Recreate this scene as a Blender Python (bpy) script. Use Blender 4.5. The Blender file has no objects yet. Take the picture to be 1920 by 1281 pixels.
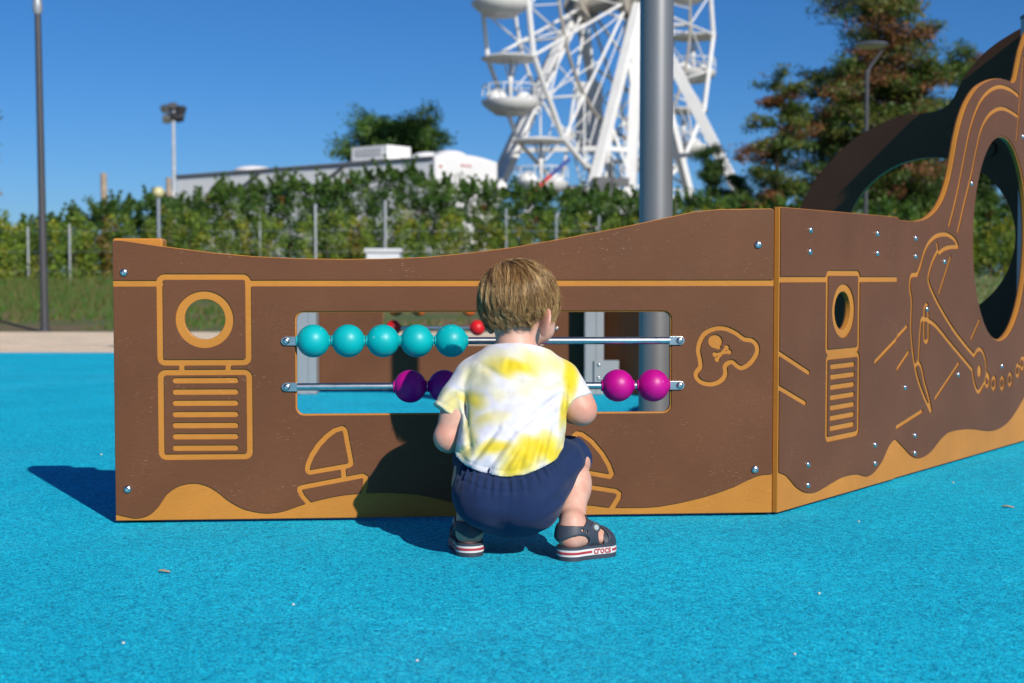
import bpy, bmesh, math, random
import numpy as np
from mathutils import Vector, Matrix, Euler

random.seed(7)
rng = np.random.default_rng(7)
scene = bpy.context.scene
COL = scene.collection

# ------------------------------------------------------------------ camera
FPX = 2667.0                      # focal length in photo pixels (1920 wide) = 50 mm on 36 mm
CAM_H = 0.52
TILT = math.atan(118.5 / FPX)
cam_d = bpy.data.cameras.new('camera'); cam_d.lens = 50.0; cam_d.sensor_width = 36.0
cam_d.clip_start = 0.05; cam_d.clip_end = 3000
cam = bpy.data.objects.new('camera', cam_d); COL.objects.link(cam)
cam.location = (0, 0, CAM_H); cam.rotation_euler = (math.pi / 2 - TILT, 0, 0)
cam_d.dof.use_dof = True; cam_d.dof.focus_distance = 2.82; cam_d.dof.aperture_fstop = 5.4
cam_d.dof.aperture_blades = 0
scene.camera = cam

# ------------------------------------------------------------------ sky and sun
SUN_AZ = math.radians(150.5); SUN_EL = math.radians(31.5)
w = bpy.data.worlds.new('World'); scene.world = w; w.use_nodes = True
nt = w.node_tree; nt.nodes.clear()
sky = nt.nodes.new('ShaderNodeTexSky'); sky.sky_type = 'NISHITA'; sky.sun_disc = False
sky.sun_elevation = SUN_EL; sky.sun_rotation = SUN_AZ
sky.air_density = 1.0; sky.dust_density = 2.4; sky.ozone_density = 10.0; sky.altitude = 2000
bg = nt.nodes.new('ShaderNodeBackground'); bg.inputs[1].default_value = 0.076
out = nt.nodes.new('ShaderNodeOutputWorld')
hsv = nt.nodes.new('ShaderNodeHueSaturation'); hsv.inputs['Saturation'].default_value = 1.10
nt.links.new(sky.outputs[0], hsv.inputs['Color']); nt.links.new(hsv.outputs[0], bg.inputs[0]); nt.links.new(bg.outputs[0], out.inputs[0])
sun_d = bpy.data.lights.new('sun', 'SUN'); sun_d.energy = 4.8; sun_d.angle = math.radians(0.53)
sun_d.color = (1.0, 0.94, 0.85)
sun = bpy.data.objects.new('sun', sun_d); COL.objects.link(sun)
SUN_DIR = Vector((math.sin(SUN_AZ) * math.cos(SUN_EL), math.cos(SUN_AZ) * math.cos(SUN_EL), math.sin(SUN_EL)))
sun.rotation_euler = SUN_DIR.to_track_quat('Z', 'Y').to_euler()
sun.location = SUN_DIR * 50
vs = scene.view_settings
vs.view_transform = 'Standard'; vs.look = 'None'; vs.exposure = 0.25; vs.gamma = 1.0; vs.use_curve_mapping = False

# ------------------------------------------------------------------ helpers
_ct, _st = math.cos(TILT), math.sin(TILT)
def ray(x, y):
    u = (x - 960.0) / FPX; v = (640.5 - y) / FPX
    return Vector((u, _ct + v * _st, -_st + v * _ct))
def at(x, y, Y):
    """world point seen at photo pixel (x, y) at distance Y in front of the camera"""
    d = ray(x, y); k = Y / d.y
    return Vector((d.x * k, Y, CAM_H + d.z * k))
def on_plane(x, y, A, dirv):
    """(s, h) on the vertical plane through A (x, y) along dirv"""
    d = ray(x, y); n = (-dirv[1], dirv[0])
    k = (n[0] * A[0] + n[1] * A[1]) / (n[0] * d.x + n[1] * d.y)
    px, py, pz = d.x * k, d.y * k, CAM_H + d.z * k
    return ((px - A[0]) * dirv[0] + (py - A[1]) * dirv[1], pz)

def tag(o, label=None, cat=None, group=None, kind=None):
    if label: o['label'] = label
    if cat: o['category'] = cat
    if group: o['group'] = group
    if kind: o['kind'] = kind
    return o
def put(o, parent=None, loc=(0, 0, 0), rot=(0, 0, 0)):
    if o.name not in COL.objects: COL.objects.link(o)
    o.parent = parent; o.location = loc; o.rotation_euler = rot
    return o
def thing(name, label, cat, loc=(0, 0, 0), rotz=0.0, group=None):
    o = bpy.data.objects.new(name, None); o.empty_display_size = 0.1
    put(o, None, loc, (0, 0, rotz)); tag(o, label, cat, group); return o
def obj(name, me, mat=None, parent=None, loc=(0, 0, 0), rot=(0, 0, 0)):
    if mat is not None and not me.materials: me.materials.append(mat)
    return put(bpy.data.objects.new(name, me), parent, loc, rot)
def mesh(name, verts, faces, mat=None, smooth=False):
    me = bpy.data.meshes.new(name); me.from_pydata([tuple(map(float, v)) for v in verts], [], [tuple(map(int, f)) for f in faces])
    if mat: me.materials.append(mat)
    if smooth: me.polygons.foreach_set('use_smooth', [True] * len(me.polygons))
    me.update(); return me
def np_mesh(name, V, F, mat=None, smooth=True):
    V = np.asarray(V, np.float32); F = np.asarray(F, np.int32); n = F.shape[1]
    me = bpy.data.meshes.new(name)
    me.vertices.add(len(V)); me.vertices.foreach_set('co', V.ravel())
    me.loops.add(F.size); me.loops.foreach_set('vertex_index', F.ravel())
    me.polygons.add(len(F)); me.polygons.foreach_set('loop_start', np.arange(0, F.size, n, dtype=np.int32))
    me.polygons.foreach_set('loop_total', np.full(len(F), n, np.int32))
    if smooth: me.polygons.foreach_set('use_smooth', np.ones(len(F), bool))
    if mat: me.materials.append(mat)
    me.update(calc_edges=True); me.validate(); return me
def point_attr(me, name, cols):
    a = me.color_attributes.new(name, 'FLOAT_COLOR', 'POINT')
    c = np.ones((len(me.vertices), 4), np.float32); c[:, :cols.shape[1]] = cols
    a.data.foreach_set('color', c.ravel())

class MB:
    """collects boxes, tubes and lathes into one mesh"""
    def __init__(s): s.v = []; s.f = []
    def add(s, v, f):
        o = len(s.v); s.v += [tuple(p) for p in v]; s.f += [tuple(i + o for i in q) for q in f]; return s
    def box(s, c, d, M=None):
        x, y, z = d[0] / 2, d[1] / 2, d[2] / 2
        v = [Vector((sx * x, sy * y, sz * z)) for sz in (-1, 1) for sy in (-1, 1) for sx in (-1, 1)]
        if M is not None: v = [M @ p for p in v]
        c = Vector(c); v = [p + c for p in v]
        return s.add(v, [(0, 2, 3, 1), (4, 5, 7, 6), (0, 1, 5, 4), (2, 6, 7, 3), (0, 4, 6, 2), (1, 3, 7, 5)])
    def tube(s, pts, r, n=8, cap=True):
        pts = [Vector(p) for p in pts]; m = len(pts)
        rs = r if isinstance(r, (list, tuple)) else [r] * m
        o = len(s.v); up = Vector((0, 0, 1)); v = []; f = []
        prev = None
        for i, p in enumerate(pts):
            t = (pts[min(i + 1, m - 1)] - pts[max(i - 1, 0)]).normalized()
            if prev is None:
                a = t.orthogonal().normalized()
            else:
                a = (prev - t * prev.dot(t)).normalized()
            prev = a; b = t.cross(a)
            for k in range(n):
                an = 2 * math.pi * k / n
                v.append(p + (a * math.cos(an) + b * math.sin(an)) * rs[i])
        for i in range(m - 1):
            for k in range(n):
                k2 = (k + 1) % n
                f.append((i * n + k, i * n + k2, (i + 1) * n + k2, (i + 1) * n + k))
        if cap:
            f.append(tuple(range(n - 1, -1, -1))); f.append(tuple((m - 1) * n + k for k in range(n)))
        return s.add(v, f)
    def beam(s, p, q, wd, dp=None):
        p = Vector(p); q = Vector(q); t = (q - p); L = t.length; M = t.to_track_quat('Z', 'Y').to_matrix()
        return s.box((p + q) / 2, (wd, dp or wd, L), M)
    def lathe(s, prof, n=24, c=(0, 0, 0), M=None, closed=False):
        v = []; f = []; m = len(prof); c = Vector(c)
        for (r, z) in prof:
            for k in range(n):
                a = 2 * math.pi * k / n; p = Vector((r * math.cos(a), r * math.sin(a), z))
                if M is not None: p = M @ p
                v.append(p + c)
        for i in range(m - 1):
            for k in range(n):
                k2 = (k + 1) % n
                f.append((i * n + k, i * n + k2, (i + 1) * n + k2, (i + 1) * n + k))
        if not closed:
            f.append(tuple(range(n - 1, -1, -1))); f.append(tuple((m - 1) * n + k for k in range(n)))
        return s.add(v, f)
    def mesh(s, name, mat=None, smooth=False, sharp=None):
        me = mesh(name, s.v, s.f, mat, smooth)
        if smooth and sharp is not None: me.set_sharp_from_angle(angle=math.radians(sharp))
        return me
    def build(s, name, mat, parent=None, loc=(0, 0, 0), rot=(0, 0, 0), smooth=False, sharp=35):
        return obj(name, s.mesh(name, mat, smooth, sharp), None, parent, loc, rot)

# ------------------------------------------------------------------ materials
def mat_new(name):
    m = bpy.data.materials.new(name); m.use_nodes = True; nt = m.node_tree
    return m, nt, nt.nodes['Principled BSDF']
def N(nt, t, **kw):
    n = nt.nodes.new(t)
    for k, v in kw.items():
        if k.startswith('i_'):
            n.inputs[k[2:].replace('_', ' ')].default_value = v
        else: setattr(n, k, v)
    return n
def ramp(nt, fac, stops):
    r = nt.nodes.new('ShaderNodeValToRGB'); el = r.color_ramp.elements
    while len(el) < len(stops): el.new(0.5)
    for e, (p, c) in zip(el, stops): e.position = p; e.color = (*c, 1) if len(c) == 3 else c
    nt.links.new(fac, r.inputs[0]); return r
def coords(nt, scale=None, kind='Object'):
    tc = nt.nodes.new('ShaderNodeTexCoord'); o = tc.outputs[kind]
    if scale is not None:
        mp = nt.nodes.new('ShaderNodeMapping'); mp.inputs['Scale'].default_value = scale
        nt.links.new(o, mp.inputs[0]); o = mp.outputs[0]
    return o
def mixc(nt, a, b, fac, mode='MIX'):
    m = nt.nodes.new('ShaderNodeMix'); m.data_type = 'RGBA'; m.blend_type = mode
    for sock, val in ((m.inputs[0], fac), (m.inputs[6], a), (m.inputs[7], b)):
        if hasattr(val, 'is_output'): nt.links.new(val, sock)
        elif isinstance(val, (int, float)): sock.default_value = val
        else: sock.default_value = (*val, 1) if len(val) == 3 else val
    return m.outputs[2]
def bump(nt, p, h, strength=0.3, dist=0.002):
    b = nt.nodes.new('ShaderNodeBump'); b.inputs['Strength'].default_value = strength; b.inputs['Distance'].default_value = dist
    nt.links.new(h, b.inputs['Height']); nt.links.new(b.outputs[0], p.inputs['Normal']); return b
def simple(name, col, rough=0.5, metal=0.0, var=0.12, vscale=6.0, bscale=None, bstr=0.15, bdist=0.001, spec=0.5):
    m, nt, p = mat_new(name)
    c = coords(nt)
    n = N(nt, 'ShaderNodeTexNoise'); n.inputs['Scale'].default_value = vscale; n.inputs['Detail'].default_value = 4
    nt.links.new(c, n.inputs['Vector'])
    lo = tuple(x * (1 - var) for x in col); hi = tuple(min(1, x * (1 + var)) for x in col)
    r = ramp(nt, n.outputs[0], [(0.3, lo), (0.7, hi)])
    nt.links.new(r.outputs[0], p.inputs['Base Color'])
    p.inputs['Roughness'].default_value = rough; p.inputs['Metallic'].default_value = metal
    p.inputs['Specular IOR Level'].default_value = spec
    if bscale:
        b = N(nt, 'ShaderNodeTexNoise'); b.inputs['Scale'].default_value = bscale; nt.links.new(c, b.inputs['Vector'])
        bump(nt, p, b.outputs[0], bstr, bdist)
    return m

def plastic(name, col, rough=0.42, speck=None, streak=True):
    """textured play-board plastic: faint orange-peel relief, faded streaks, scuffs and specks"""
    m, nt, p = mat_new(name); c = coords(nt)
    n1 = N(nt, 'ShaderNodeTexNoise'); n1.inputs['Scale'].default_value = 5; n1.inputs['Detail'].default_value = 6
    nt.links.new(c, n1.inputs['Vector'])
    r = ramp(nt, n1.outputs[0], [(0.25, tuple(x * 0.86 for x in col)), (0.75, tuple(min(1, x * 1.1) for x in col))])
    colr = r.outputs[0]
    # fine lengthwise grain from extrusion
    cs = coords(nt, (40, 40, 900)); n2 = N(nt, 'ShaderNodeTexNoise'); n2.inputs['Scale'].default_value = 1; n2.inputs['Detail'].default_value = 2
    nt.links.new(cs, n2.inputs['Vector'])
    r2 = ramp(nt, n2.outputs[0], [(0.3, (0.9, 0.9, 0.9)), (0.7, (1.06, 1.06, 1.06))])
    colr = mixc(nt, colr, r2.outputs[0], 1.0, 'MULTIPLY')
    if speck:
        # pale scuffs: short horizontal scratches and small dots, gathered in patches
        cs2 = coords(nt, (45, 45, 260)); v = N(nt, 'ShaderNodeTexVoronoi'); v.inputs['Scale'].default_value = 1.0; v.inputs['Randomness'].default_value = 1
        nt.links.new(cs2, v.inputs['Vector'])
        rs = ramp(nt, v.outputs['Distance'], [(0.08, (1, 1, 1)), (0.17, (0, 0, 0))])
        patch = N(nt, 'ShaderNodeTexNoise'); patch.inputs['Scale'].default_value = 9; patch.inputs['Detail'].default_value = 3; nt.links.new(c, patch.inputs['Vector'])
        rp = ramp(nt, patch.outputs[0], [(0.50, (0, 0, 0)), (0.66, (0.75, 0.75, 0.75))])
        f = mixc(nt, rs.outputs[0], rp.outputs[0], 1.0, 'MULTIPLY')
        colr = mixc(nt, colr, speck, f)
        cs3 = coords(nt, (105, 105, 105)); v2 = N(nt, 'ShaderNodeTexVoronoi'); nt.links.new(cs3, v2.inputs['Vector'])
        rs2 = ramp(nt, v2.outputs['Distance'], [(0.10, (1, 1, 1)), (0.18, (0, 0, 0))])
        patch2 = N(nt, 'ShaderNodeTexNoise'); patch2.inputs['Scale'].default_value = 6.3; nt.links.new(c, patch2.inputs['Vector'])
        rp2 = ramp(nt, patch2.outputs[0], [(0.48, (0, 0, 0)), (0.68, (0.75, 0.75, 0.75))])
        f2 = mixc(nt, rs2.outputs[0], rp2.outputs[0], 1.0, 'MULTIPLY')
        colr = mixc(nt, colr, tuple(min(1, x * 1.3) for x in speck), f2)
    nt.links.new(colr, p.inputs['Base Color'])
    p.inputs['Roughness'].default_value = rough; p.inputs['Specular IOR Level'].default_value = 0.16
    b = N(nt, 'ShaderNodeTexNoise'); b.inputs['Scale'].default_value = 420; b.inputs['Detail'].default_value = 2; nt.links.new(c, b.inputs['Vector'])
    bump(nt, p, b.outputs[0], 0.22, 0.0007)
    return m

M_BROWN = plastic('brown_board', (0.119, 0.048, 0.022), 0.46, speck=(0.30, 0.21, 0.15))
M_YELLOW = plastic('ochre_core', (0.420, 0.172, 0.030), 0.42, speck=(0.55, 0.32, 0.12))
M_STEEL = simple('brushed_steel', (0.55, 0.55, 0.55), 0.27, 1.0, 0.12, 60, bscale=500, bstr=0.05)
M_GALV = simple('galvanised_steel', (0.50, 0.51, 0.52), 0.38, 0.9, 0.15, 30)
M_DARKHOLE = simple('socket_dark', (0.05, 0.05, 0.055), 0.6, 0.3)
M_ALU = simple('grey_painted_aluminium', (0.30, 0.315, 0.33), 0.45, 0.35, 0.06, 4)
M_POLE = simple('grey_powder_coat', (0.21, 0.212, 0.215), 0.40, 0.5, 0.05, 3, bscale=900, bstr=0.08)
M_LAMP = simple('dark_grey_lamp_paint', (0.05, 0.05, 0.055), 0.45, 0.2, 0.1, 4)

def bead_mat(name, col):
    m, nt, p = mat_new(name); c = coords(nt)
    n = N(nt, 'ShaderNodeTexNoise'); n.inputs['Scale'].default_value = 25; n.inputs['Detail'].default_value = 5; nt.links.new(c, n.inputs['Vector'])
    r = ramp(nt, n.outputs[0], [(0.3, tuple(x * 0.9 for x in col)), (0.7, tuple(min(1, x * 1.06) for x in col))])
    v = N(nt, 'ShaderNodeTexVoronoi'); v.inputs['Scale'].default_value = 70; nt.links.new(c, v.inputs['Vector'])
    rs = ramp(nt, v.outputs['Distance'], [(0.09, (1, 1, 1)), (0.2, (0, 0, 0))])
    rp = ramp(nt, n.outputs[0], [(0.56, (0, 0, 0)), (0.7, (0.8, 0.8, 0.8))])
    f = mixc(nt, rs.outputs[0], rp.outputs[0], 1.0, 'MULTIPLY')
    cc = mixc(nt, r.outputs[0], tuple(0.5 * x + 0.35 for x in col), f)
    nt.links.new(cc, p.inputs['Base Color']); p.inputs['Roughness'].default_value = 0.42; p.inputs['Specular IOR Level'].default_value = 0.35
    b = N(nt, 'ShaderNodeTexNoise'); b.inputs['Scale'].default_value = 260; nt.links.new(c, b.inputs['Vector']); bump(nt, p, b.outputs[0], 0.08, 0.0006)
    return m
M_TEAL = bead_mat('turquoise_bead', (0.0, 0.35, 0.37))
M_MAGENTA = bead_mat('magenta_bead', (0.40, 0.0, 0.19))
M_RED = bead_mat('red_bead', (0.55, 0.01, 0.012))
M_ORANGE = bead_mat('orange_bead', (0.7, 0.12, 0.01))

# rubber granule ground
def granule(name, cols, scale=430.0, big=0.9):
    m, nt, p = mat_new(name); c = coords(nt)
    v = N(nt, 'ShaderNodeTexVoronoi'); v.inputs['Scale'].default_value = scale; nt.links.new(c, v.inputs['Vector'])
    sep = N(nt, 'ShaderNodeSeparateColor'); nt.links.new(v.outputs['Color'], sep.inputs[0])
    r = ramp(nt, sep.outputs[0], cols)
    n = N(nt, 'ShaderNodeTexNoise'); n.inputs['Scale'].default_value = 2.2; n.inputs['Detail'].default_value = 7; n.inputs['Roughness'].default_value = 0.6
    nt.links.new(c, n.inputs['Vector'])
    r2 = ramp(nt, n.outputs[0], [(0.3, (0.82, 0.86, 0.88)), (0.7, (1.08, 1.05, 1.04))])
    cc = mixc(nt, r.outputs[0], r2.outputs[0], 1.0, 'MULTIPLY')
    n3 = N(nt, 'ShaderNodeTexNoise'); n3.inputs['Scale'].default_value = 38; n3.inputs['Detail'].default_value = 4
    nt.links.new(c, n3.inputs['Vector'])
    r3 = ramp(nt, n3.outputs[0], [(0.32, (0.80, 0.84, 0.86)), (0.62, (1.04, 1.03, 1.02))])
    cc = mixc(nt, cc, r3.outputs[0], 1.0, 'MULTIPLY')
    v5 = N(nt, 'ShaderNodeTexVoronoi'); v5.inputs['Scale'].default_value = scale * 0.42; nt.links.new(c, v5.inputs['Vector'])
    sp5 = N(nt, 'ShaderNodeSeparateColor'); nt.links.new(v5.outputs['Color'], sp5.inputs[0])
    r5 = ramp(nt, sp5.outputs[1], [(0.0, (0.55, 0.62, 0.68)), (0.12, (0.80, 0.85, 0.88)), (0.5, (1.0, 1.0, 1.0)), (1.0, (1.16, 1.12, 1.08))])
    cc = mixc(nt, cc, r5.outputs[0], 1.0, 'MULTIPLY')
    # faded, dusty and trodden patches
    n6 = N(nt, 'ShaderNodeTexNoise'); n6.inputs['Scale'].default_value = 0.9; n6.inputs['Detail'].default_value = 8; n6.inputs['Roughness'].default_value = 0.7; nt.links.new(c, n6.inputs['Vector'])
    r6 = ramp(nt, n6.outputs[0], [(0.50, (0, 0, 0)), (0.75, (0.09, 0.09, 0.09))]); cc = mixc(nt, cc, tuple(0.7 * x + 0.25 for x in cols[2][1]), r6.outputs[0])
    nt.links.new(cc, p.inputs['Base Color']); p.inputs['Roughness'].default_value = 0.85; p.inputs['Specular IOR Level'].default_value = 0.12
    bump(nt, p, v.outputs['Distance'], 0.6, -0.0022)
    return m
M_BLUE = granule('blue_rubber_granules', [(0.0, (0.003, 0.09, 0.18)), (0.12, (0.004, 0.28, 0.47)), (0.42, (0.004, 0.45, 0.69)), (0.8, (0.004, 0.58, 0.82)), (1.0, (0.05, 0.72, 0.86))])
M_SAND = granule('beige_rubber_granules', [(0.0, (0.66, 0.50, 0.36)), (0.5, (0.84, 0.65, 0.47)), (1.0, (0.90, 0.74, 0.57))])

# ------------------------------------------------------------------ 2-D boards cut from signed distance fields
def seg_dist(X, Y, pts):
    d = np.full(X.shape, 1e9, np.float32)
    for (x0, y0), (x1, y1) in zip(pts[:-1], pts[1:]):
        dx, dy = x1 - x0, y1 - y0; L = dx * dx + dy * dy + 1e-12
        t = np.clip(((X - x0) * dx + (Y - y0) * dy) / L, 0, 1)
        d = np.minimum(d, np.hypot(X - x0 - t * dx, Y - y0 - t * dy))
    return d
def poly_sdf(X, Y, pts):
    d = seg_dist(X, Y, list(pts) + [pts[0]]); ins = np.zeros(X.shape, bool); n = len(pts)
    for i in range(n):
        x0, y0 = pts[i]; x1, y1 = pts[(i + 1) % n]
        if y0 == y1: continue
        c = ((y0 > Y) != (y1 > Y)) & (X < (x1 - x0) * (Y - y0) / (y1 - y0) + x0)
        ins ^= c
    return np.where(ins, -d, d)
def rrect_sdf(X, Y, x0, y0, x1, y1, r):
    cx, cy, hx, hy = (x0 + x1) / 2, (y0 + y1) / 2, (x1 - x0) / 2 - r, (y1 - y0) / 2 - r
    qx, qy = np.abs(X - cx) - hx, np.abs(Y - cy) - hy
    return np.hypot(np.maximum(qx, 0), np.maximum(qy, 0)) + np.minimum(np.maximum(qx, qy), 0) - r
def contours(F, x0, y0, h):
    """closed zero contours of a grid field, by marching squares"""
    F = F.copy(); F[[0, -1], :] = np.maximum(F[[0, -1], :], 1e-4); F[:, [0, -1]] = np.maximum(F[:, [0, -1]], 1e-4)
    F[np.abs(F) < 1e-7] = 1e-7
    I = F < 0
    code = I[:-1, :-1] * 1 + I[:-1, 1:] * 2 + I[1:, 1:] * 4 + I[1:, :-1] * 8
    js, is_ = np.nonzero((code > 0) & (code < 15))
    T = {1: [(3, 0)], 2: [(0, 1)], 3: [(3, 1)], 4: [(1, 2)], 5: [(3, 0), (1, 2)], 6: [(0, 2)], 7: [(3, 2)], 8: [(2, 3)], 9: [(2, 0)],
         10: [(0, 1), (2, 3)], 11: [(2, 1)], 12: [(1, 3)], 13: [(1, 0)], 14: [(0, 3)]}
    nxt = {}
    def ek(j, i, e):
        return ((0, j, i), (1, j, i + 1), (0, j + 1, i), (1, j, i))[e]
    for j, i in zip(js.tolist(), is_.tolist()):
        for a, b in T[int(code[j, i])]:
            nxt[ek(j, i, a)] = ek(j, i, b)
    def pos(k):
        d, j, i = k
        if d == 0:
            a, b = F[j, i], F[j, i + 1]; t = a / (a - b); return (x0 + (i + t) * h, y0 + j * h)
        a, b = F[j, i], F[j + 1, i]; t = a / (a - b); return (x0 + i * h, y0 + (j + t) * h)
    loops = []
    while nxt:
        k0 = next(iter(nxt)); k = k0; L = []
        while k in nxt:
            L.append(pos(k)); k = nxt.pop(k)
        if len(L) > 5: loops.append(L)
    return loops
def simplify(L, tol):
    P = np.array(L); n = len(P)
    a = 0; b = int(np.argmax(np.hypot(*(P - P[0]).T)))
    def dp(i, j):
        st = [(i, j)]; keep = set([i, j])
        while st:
            i, j = st.pop()
            if j - i < 2: continue
            Q = P[np.arange(i + 1, j) % n]; A = P[i % n]; B = P[j % n]; d = B - A; l = np.hypot(*d) + 1e-12
            e = np.abs((Q[:, 0] - A[0]) * d[1] - (Q[:, 1] - A[1]) * d[0]) / l
            m = int(np.argmax(e))
            if e[m] > tol: m += i + 1; keep.add(m); st += [(i, m), (m, j)]
        return keep
    ks = sorted({k % n for k in (dp(a, b) | dp(b, a + n))})
    return P[ks]
def sheet(name, F, x0, y0, h, thick, depth, mat, bevel=0.0008, tol=0.00025):
    """solid board with the outline F<0, its front at local y = depth, standing in the local xz plane"""
    cu = bpy.data.curves.new(name, 'CURVE'); cu.dimensions = '2D'; cu.fill_mode = 'BOTH'
    cu.extrude = thick / 2 - bevel; cu.bevel_depth = bevel; cu.bevel_resolution = 1; cu.offset = -bevel
    for L in contours(F, x0, y0, h):
        L = simplify(L, tol)
        if len(L) < 3: continue
        sp = cu.splines.new('POLY'); sp.points.add(len(L) - 1)
        co = np.zeros((len(L), 4)); co[:, :2] = L; co[:, 3] = 1
        sp.points.foreach_set('co', co.ravel()); sp.use_cyclic_u = True
    o = bpy.data.objects.new(name + '_tmp', cu); COL.objects.link(o)
    dg = bpy.context.evaluated_depsgraph_get(); dg.update()
    me = bpy.data.meshes.new_from_object(o.evaluated_get(dg)); bpy.data.objects.remove(o); bpy.data.curves.remove(cu)
    me.name = name
    co = np.zeros(len(me.vertices) * 3, np.float32); me.vertices.foreach_get('co', co); co = co.reshape(-1, 3)
    co = np.stack([co[:, 0], -co[:, 2] + depth + thick / 2, co[:, 1]], 1)
    me.vertices.foreach_set('co', co.ravel()); me.materials.clear(); me.materials.append(mat)
    me.polygons.foreach_set('use_smooth', np.zeros(len(me.polygons), bool)); me.update()
    return me
def screw_mesh(name, r, mat):
    mb = MB(); pr = [(r, 0.0), (r * 0.97, r * 0.22), (r * 0.8, r * 0.45), (r * 0.5, r * 0.6), (r * 0.36, r * 0.62), (r * 0.36, r * 0.3)]
    M = Matrix.Rotation(math.pi / 2, 3, 'X')
    mb.lathe(pr, 16, (0, 0, 0), M)
    me = mb.mesh(name, mat, True, 30); return me
# ------------------------------------------------------------------ ground
def slope(y):
    if y < 14.2: return 0.0
    if y < 27.5: t = (y - 14.2) / 13.3; return 0.43 * (t * t * (3 - 2 * t) * 0.4 + 0.6 * t)
    return 0.43
def strip(name, x0, x1, ys, zf, mat, kind='structure', nx=2, lab=None):
    V = []; F = []; xs = np.linspace(x0, x1, nx)
    for y in ys:
        for x in xs: V.append((x, y, zf(y)))
    for j in range(len(ys) - 1):
        for i in range(nx - 1): a = j * nx + i; F.append((a, a + 1, a + nx + 1, a + nx))
    o = obj(name, mesh(name, V, F, mat)); tag(o, kind=kind)
    if lab: o['label'] = lab
    return o

def lawn_mat():
    m, nt, p = mat_new('dry_lawn'); c = coords(nt)
    n = N(nt, 'ShaderNodeTexNoise'); n.inputs['Scale'].default_value = 0.55; n.inputs['Detail'].default_value = 8; n.inputs['Roughness'].default_value = 0.65
    nt.links.new(c, n.inputs['Vector'])
    r = ramp(nt, n.outputs[0], [(0.34, (0.17, 0.105, 0.055)), (0.47, (0.12, 0.105, 0.04)), (0.58, (0.075, 0.11, 0.026)), (0.72, (0.06, 0.105, 0.02))])
    n2 = N(nt, 'ShaderNodeTexNoise'); n2.inputs['Scale'].default_value = 30; n2.inputs['Detail'].default_value = 5; nt.links.new(c, n2.inputs['Vector'])
    r2 = ramp(nt, n2.outputs[0], [(0.3, (0.65, 0.65, 0.6)), (0.7, (1.2, 1.2, 1.15))])
    nt.links.new(mixc(nt, r.outputs[0], r2.outputs[0], 1, 'MULTIPLY'), p.inputs['Base Color']); p.inputs['Roughness'].default_value = 0.9
    bump(nt, p, n2.outputs[0], 0.8, 0.03); return m
M_LAWN = lawn_mat()
yg = [-60, 0, 8, 14.2] + list(np.linspace(15, 28, 14)) + [40, 80, 200, 600, 1500]
strip('ground', -900, 900, yg, lambda y: slope(y) - 0.010, M_LAWN, lab='dry grassy ground rising gently to the hedge')
strip('sand_coloured_path', -60, 60, [-20, 13.9], lambda y: -0.004, M_SAND, lab='beige rubber safety paving beyond the blue play surface')
strip('play_surface', -40, 40, [-15, 9.95], lambda y: 0.0, M_BLUE, lab='bright blue rubber granule play surface')

# grass blades on the rise
def blades(n, x0, x1, y0, y1, hmin, hmax, thr):
    V = []; F = []; C = []
    P = rng.uniform((x0, y0), (x1, y1), (n, 2))
    for (x, y) in P:
        g = math.sin(x * 0.9 + y * 0.7) + math.sin(x * 2.3 - y * 1.9 + 1) + rng.normal() * 0.6
        t = (y - y0) / (y1 - y0)
        if g + t * 2.2 < thr: continue
        h = rng.uniform(hmin, hmax) * (0.6 + 0.7 * t); z = slope(y) - 0.012
        for k in range(3):
            a = rng.uniform(0, 6.28); l = rng.uniform(0.2, 0.7) * h; wd = rng.uniform(0.006, 0.014)
            bx, by = x + rng.normal() * 0.05, y + rng.normal() * 0.05; o = len(V)
            V += [(bx - wd, by, z), (bx + wd, by, z), (bx + l * math.cos(a), by + l * math.sin(a), z + h)]
            F.append((o, o + 1, o + 2)); gcol = rng.uniform(0.7, 1.25); dry = rng.random() < 0.35
            c = (0.16 * gcol, 0.13 * gcol, 0.05 * gcol) if dry else (0.075 * gcol, 0.150 * gcol, 0.028 * gcol)
            C += [c] * 3
    me = np_mesh('grass', V, F, None, False); point_attr(me, 'tint', np.array(C)); return me
def leaf_mat(name, trans=0.35, rough=0.5):
    m, nt, p = mat_new(name)
    a = N(nt, 'ShaderNodeAttribute', attribute_name='tint')
    nt.links.new(a.outputs['Color'], p.inputs['Base Color']); p.inputs['Roughness'].default_value = rough
    p.inputs['Specular IOR Level'].default_value = 0.35
    t = N(nt, 'ShaderNodeBsdfTranslucent'); tc = mixc(nt, a.outputs['Color'], (1.3, 1.5, 0.6), 1.0, 'MULTIPLY'); nt.links.new(tc, t.inputs[0])
    mx = N(nt, 'ShaderNodeMixShader'); mx.inputs[0].default_value = trans
    o = [n for n in nt.nodes if n.type == 'OUTPUT_MATERIAL'][0]
    nt.links.new(p.outputs[0], mx.inputs[1]); nt.links.new(t.outputs[0], mx.inputs[2]); nt.links.new(mx.outputs[0], o.inputs[0])
    return m
M_LEAF = leaf_mat('foliage')
M_BARK = simple('bark', (0.10, 0.075, 0.055), 0.85, 0, 0.3, 14, bscale=30, bstr=0.6, bdist=0.01)
g = obj('grass', blades(34000, -13, 13, 14.4, 28, 0.05, 0.16, 0.9), M_LEAF)
tag(g, 'sparse green and dry grass on the bank before the hedge', 'grass', kind='stuff')

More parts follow.
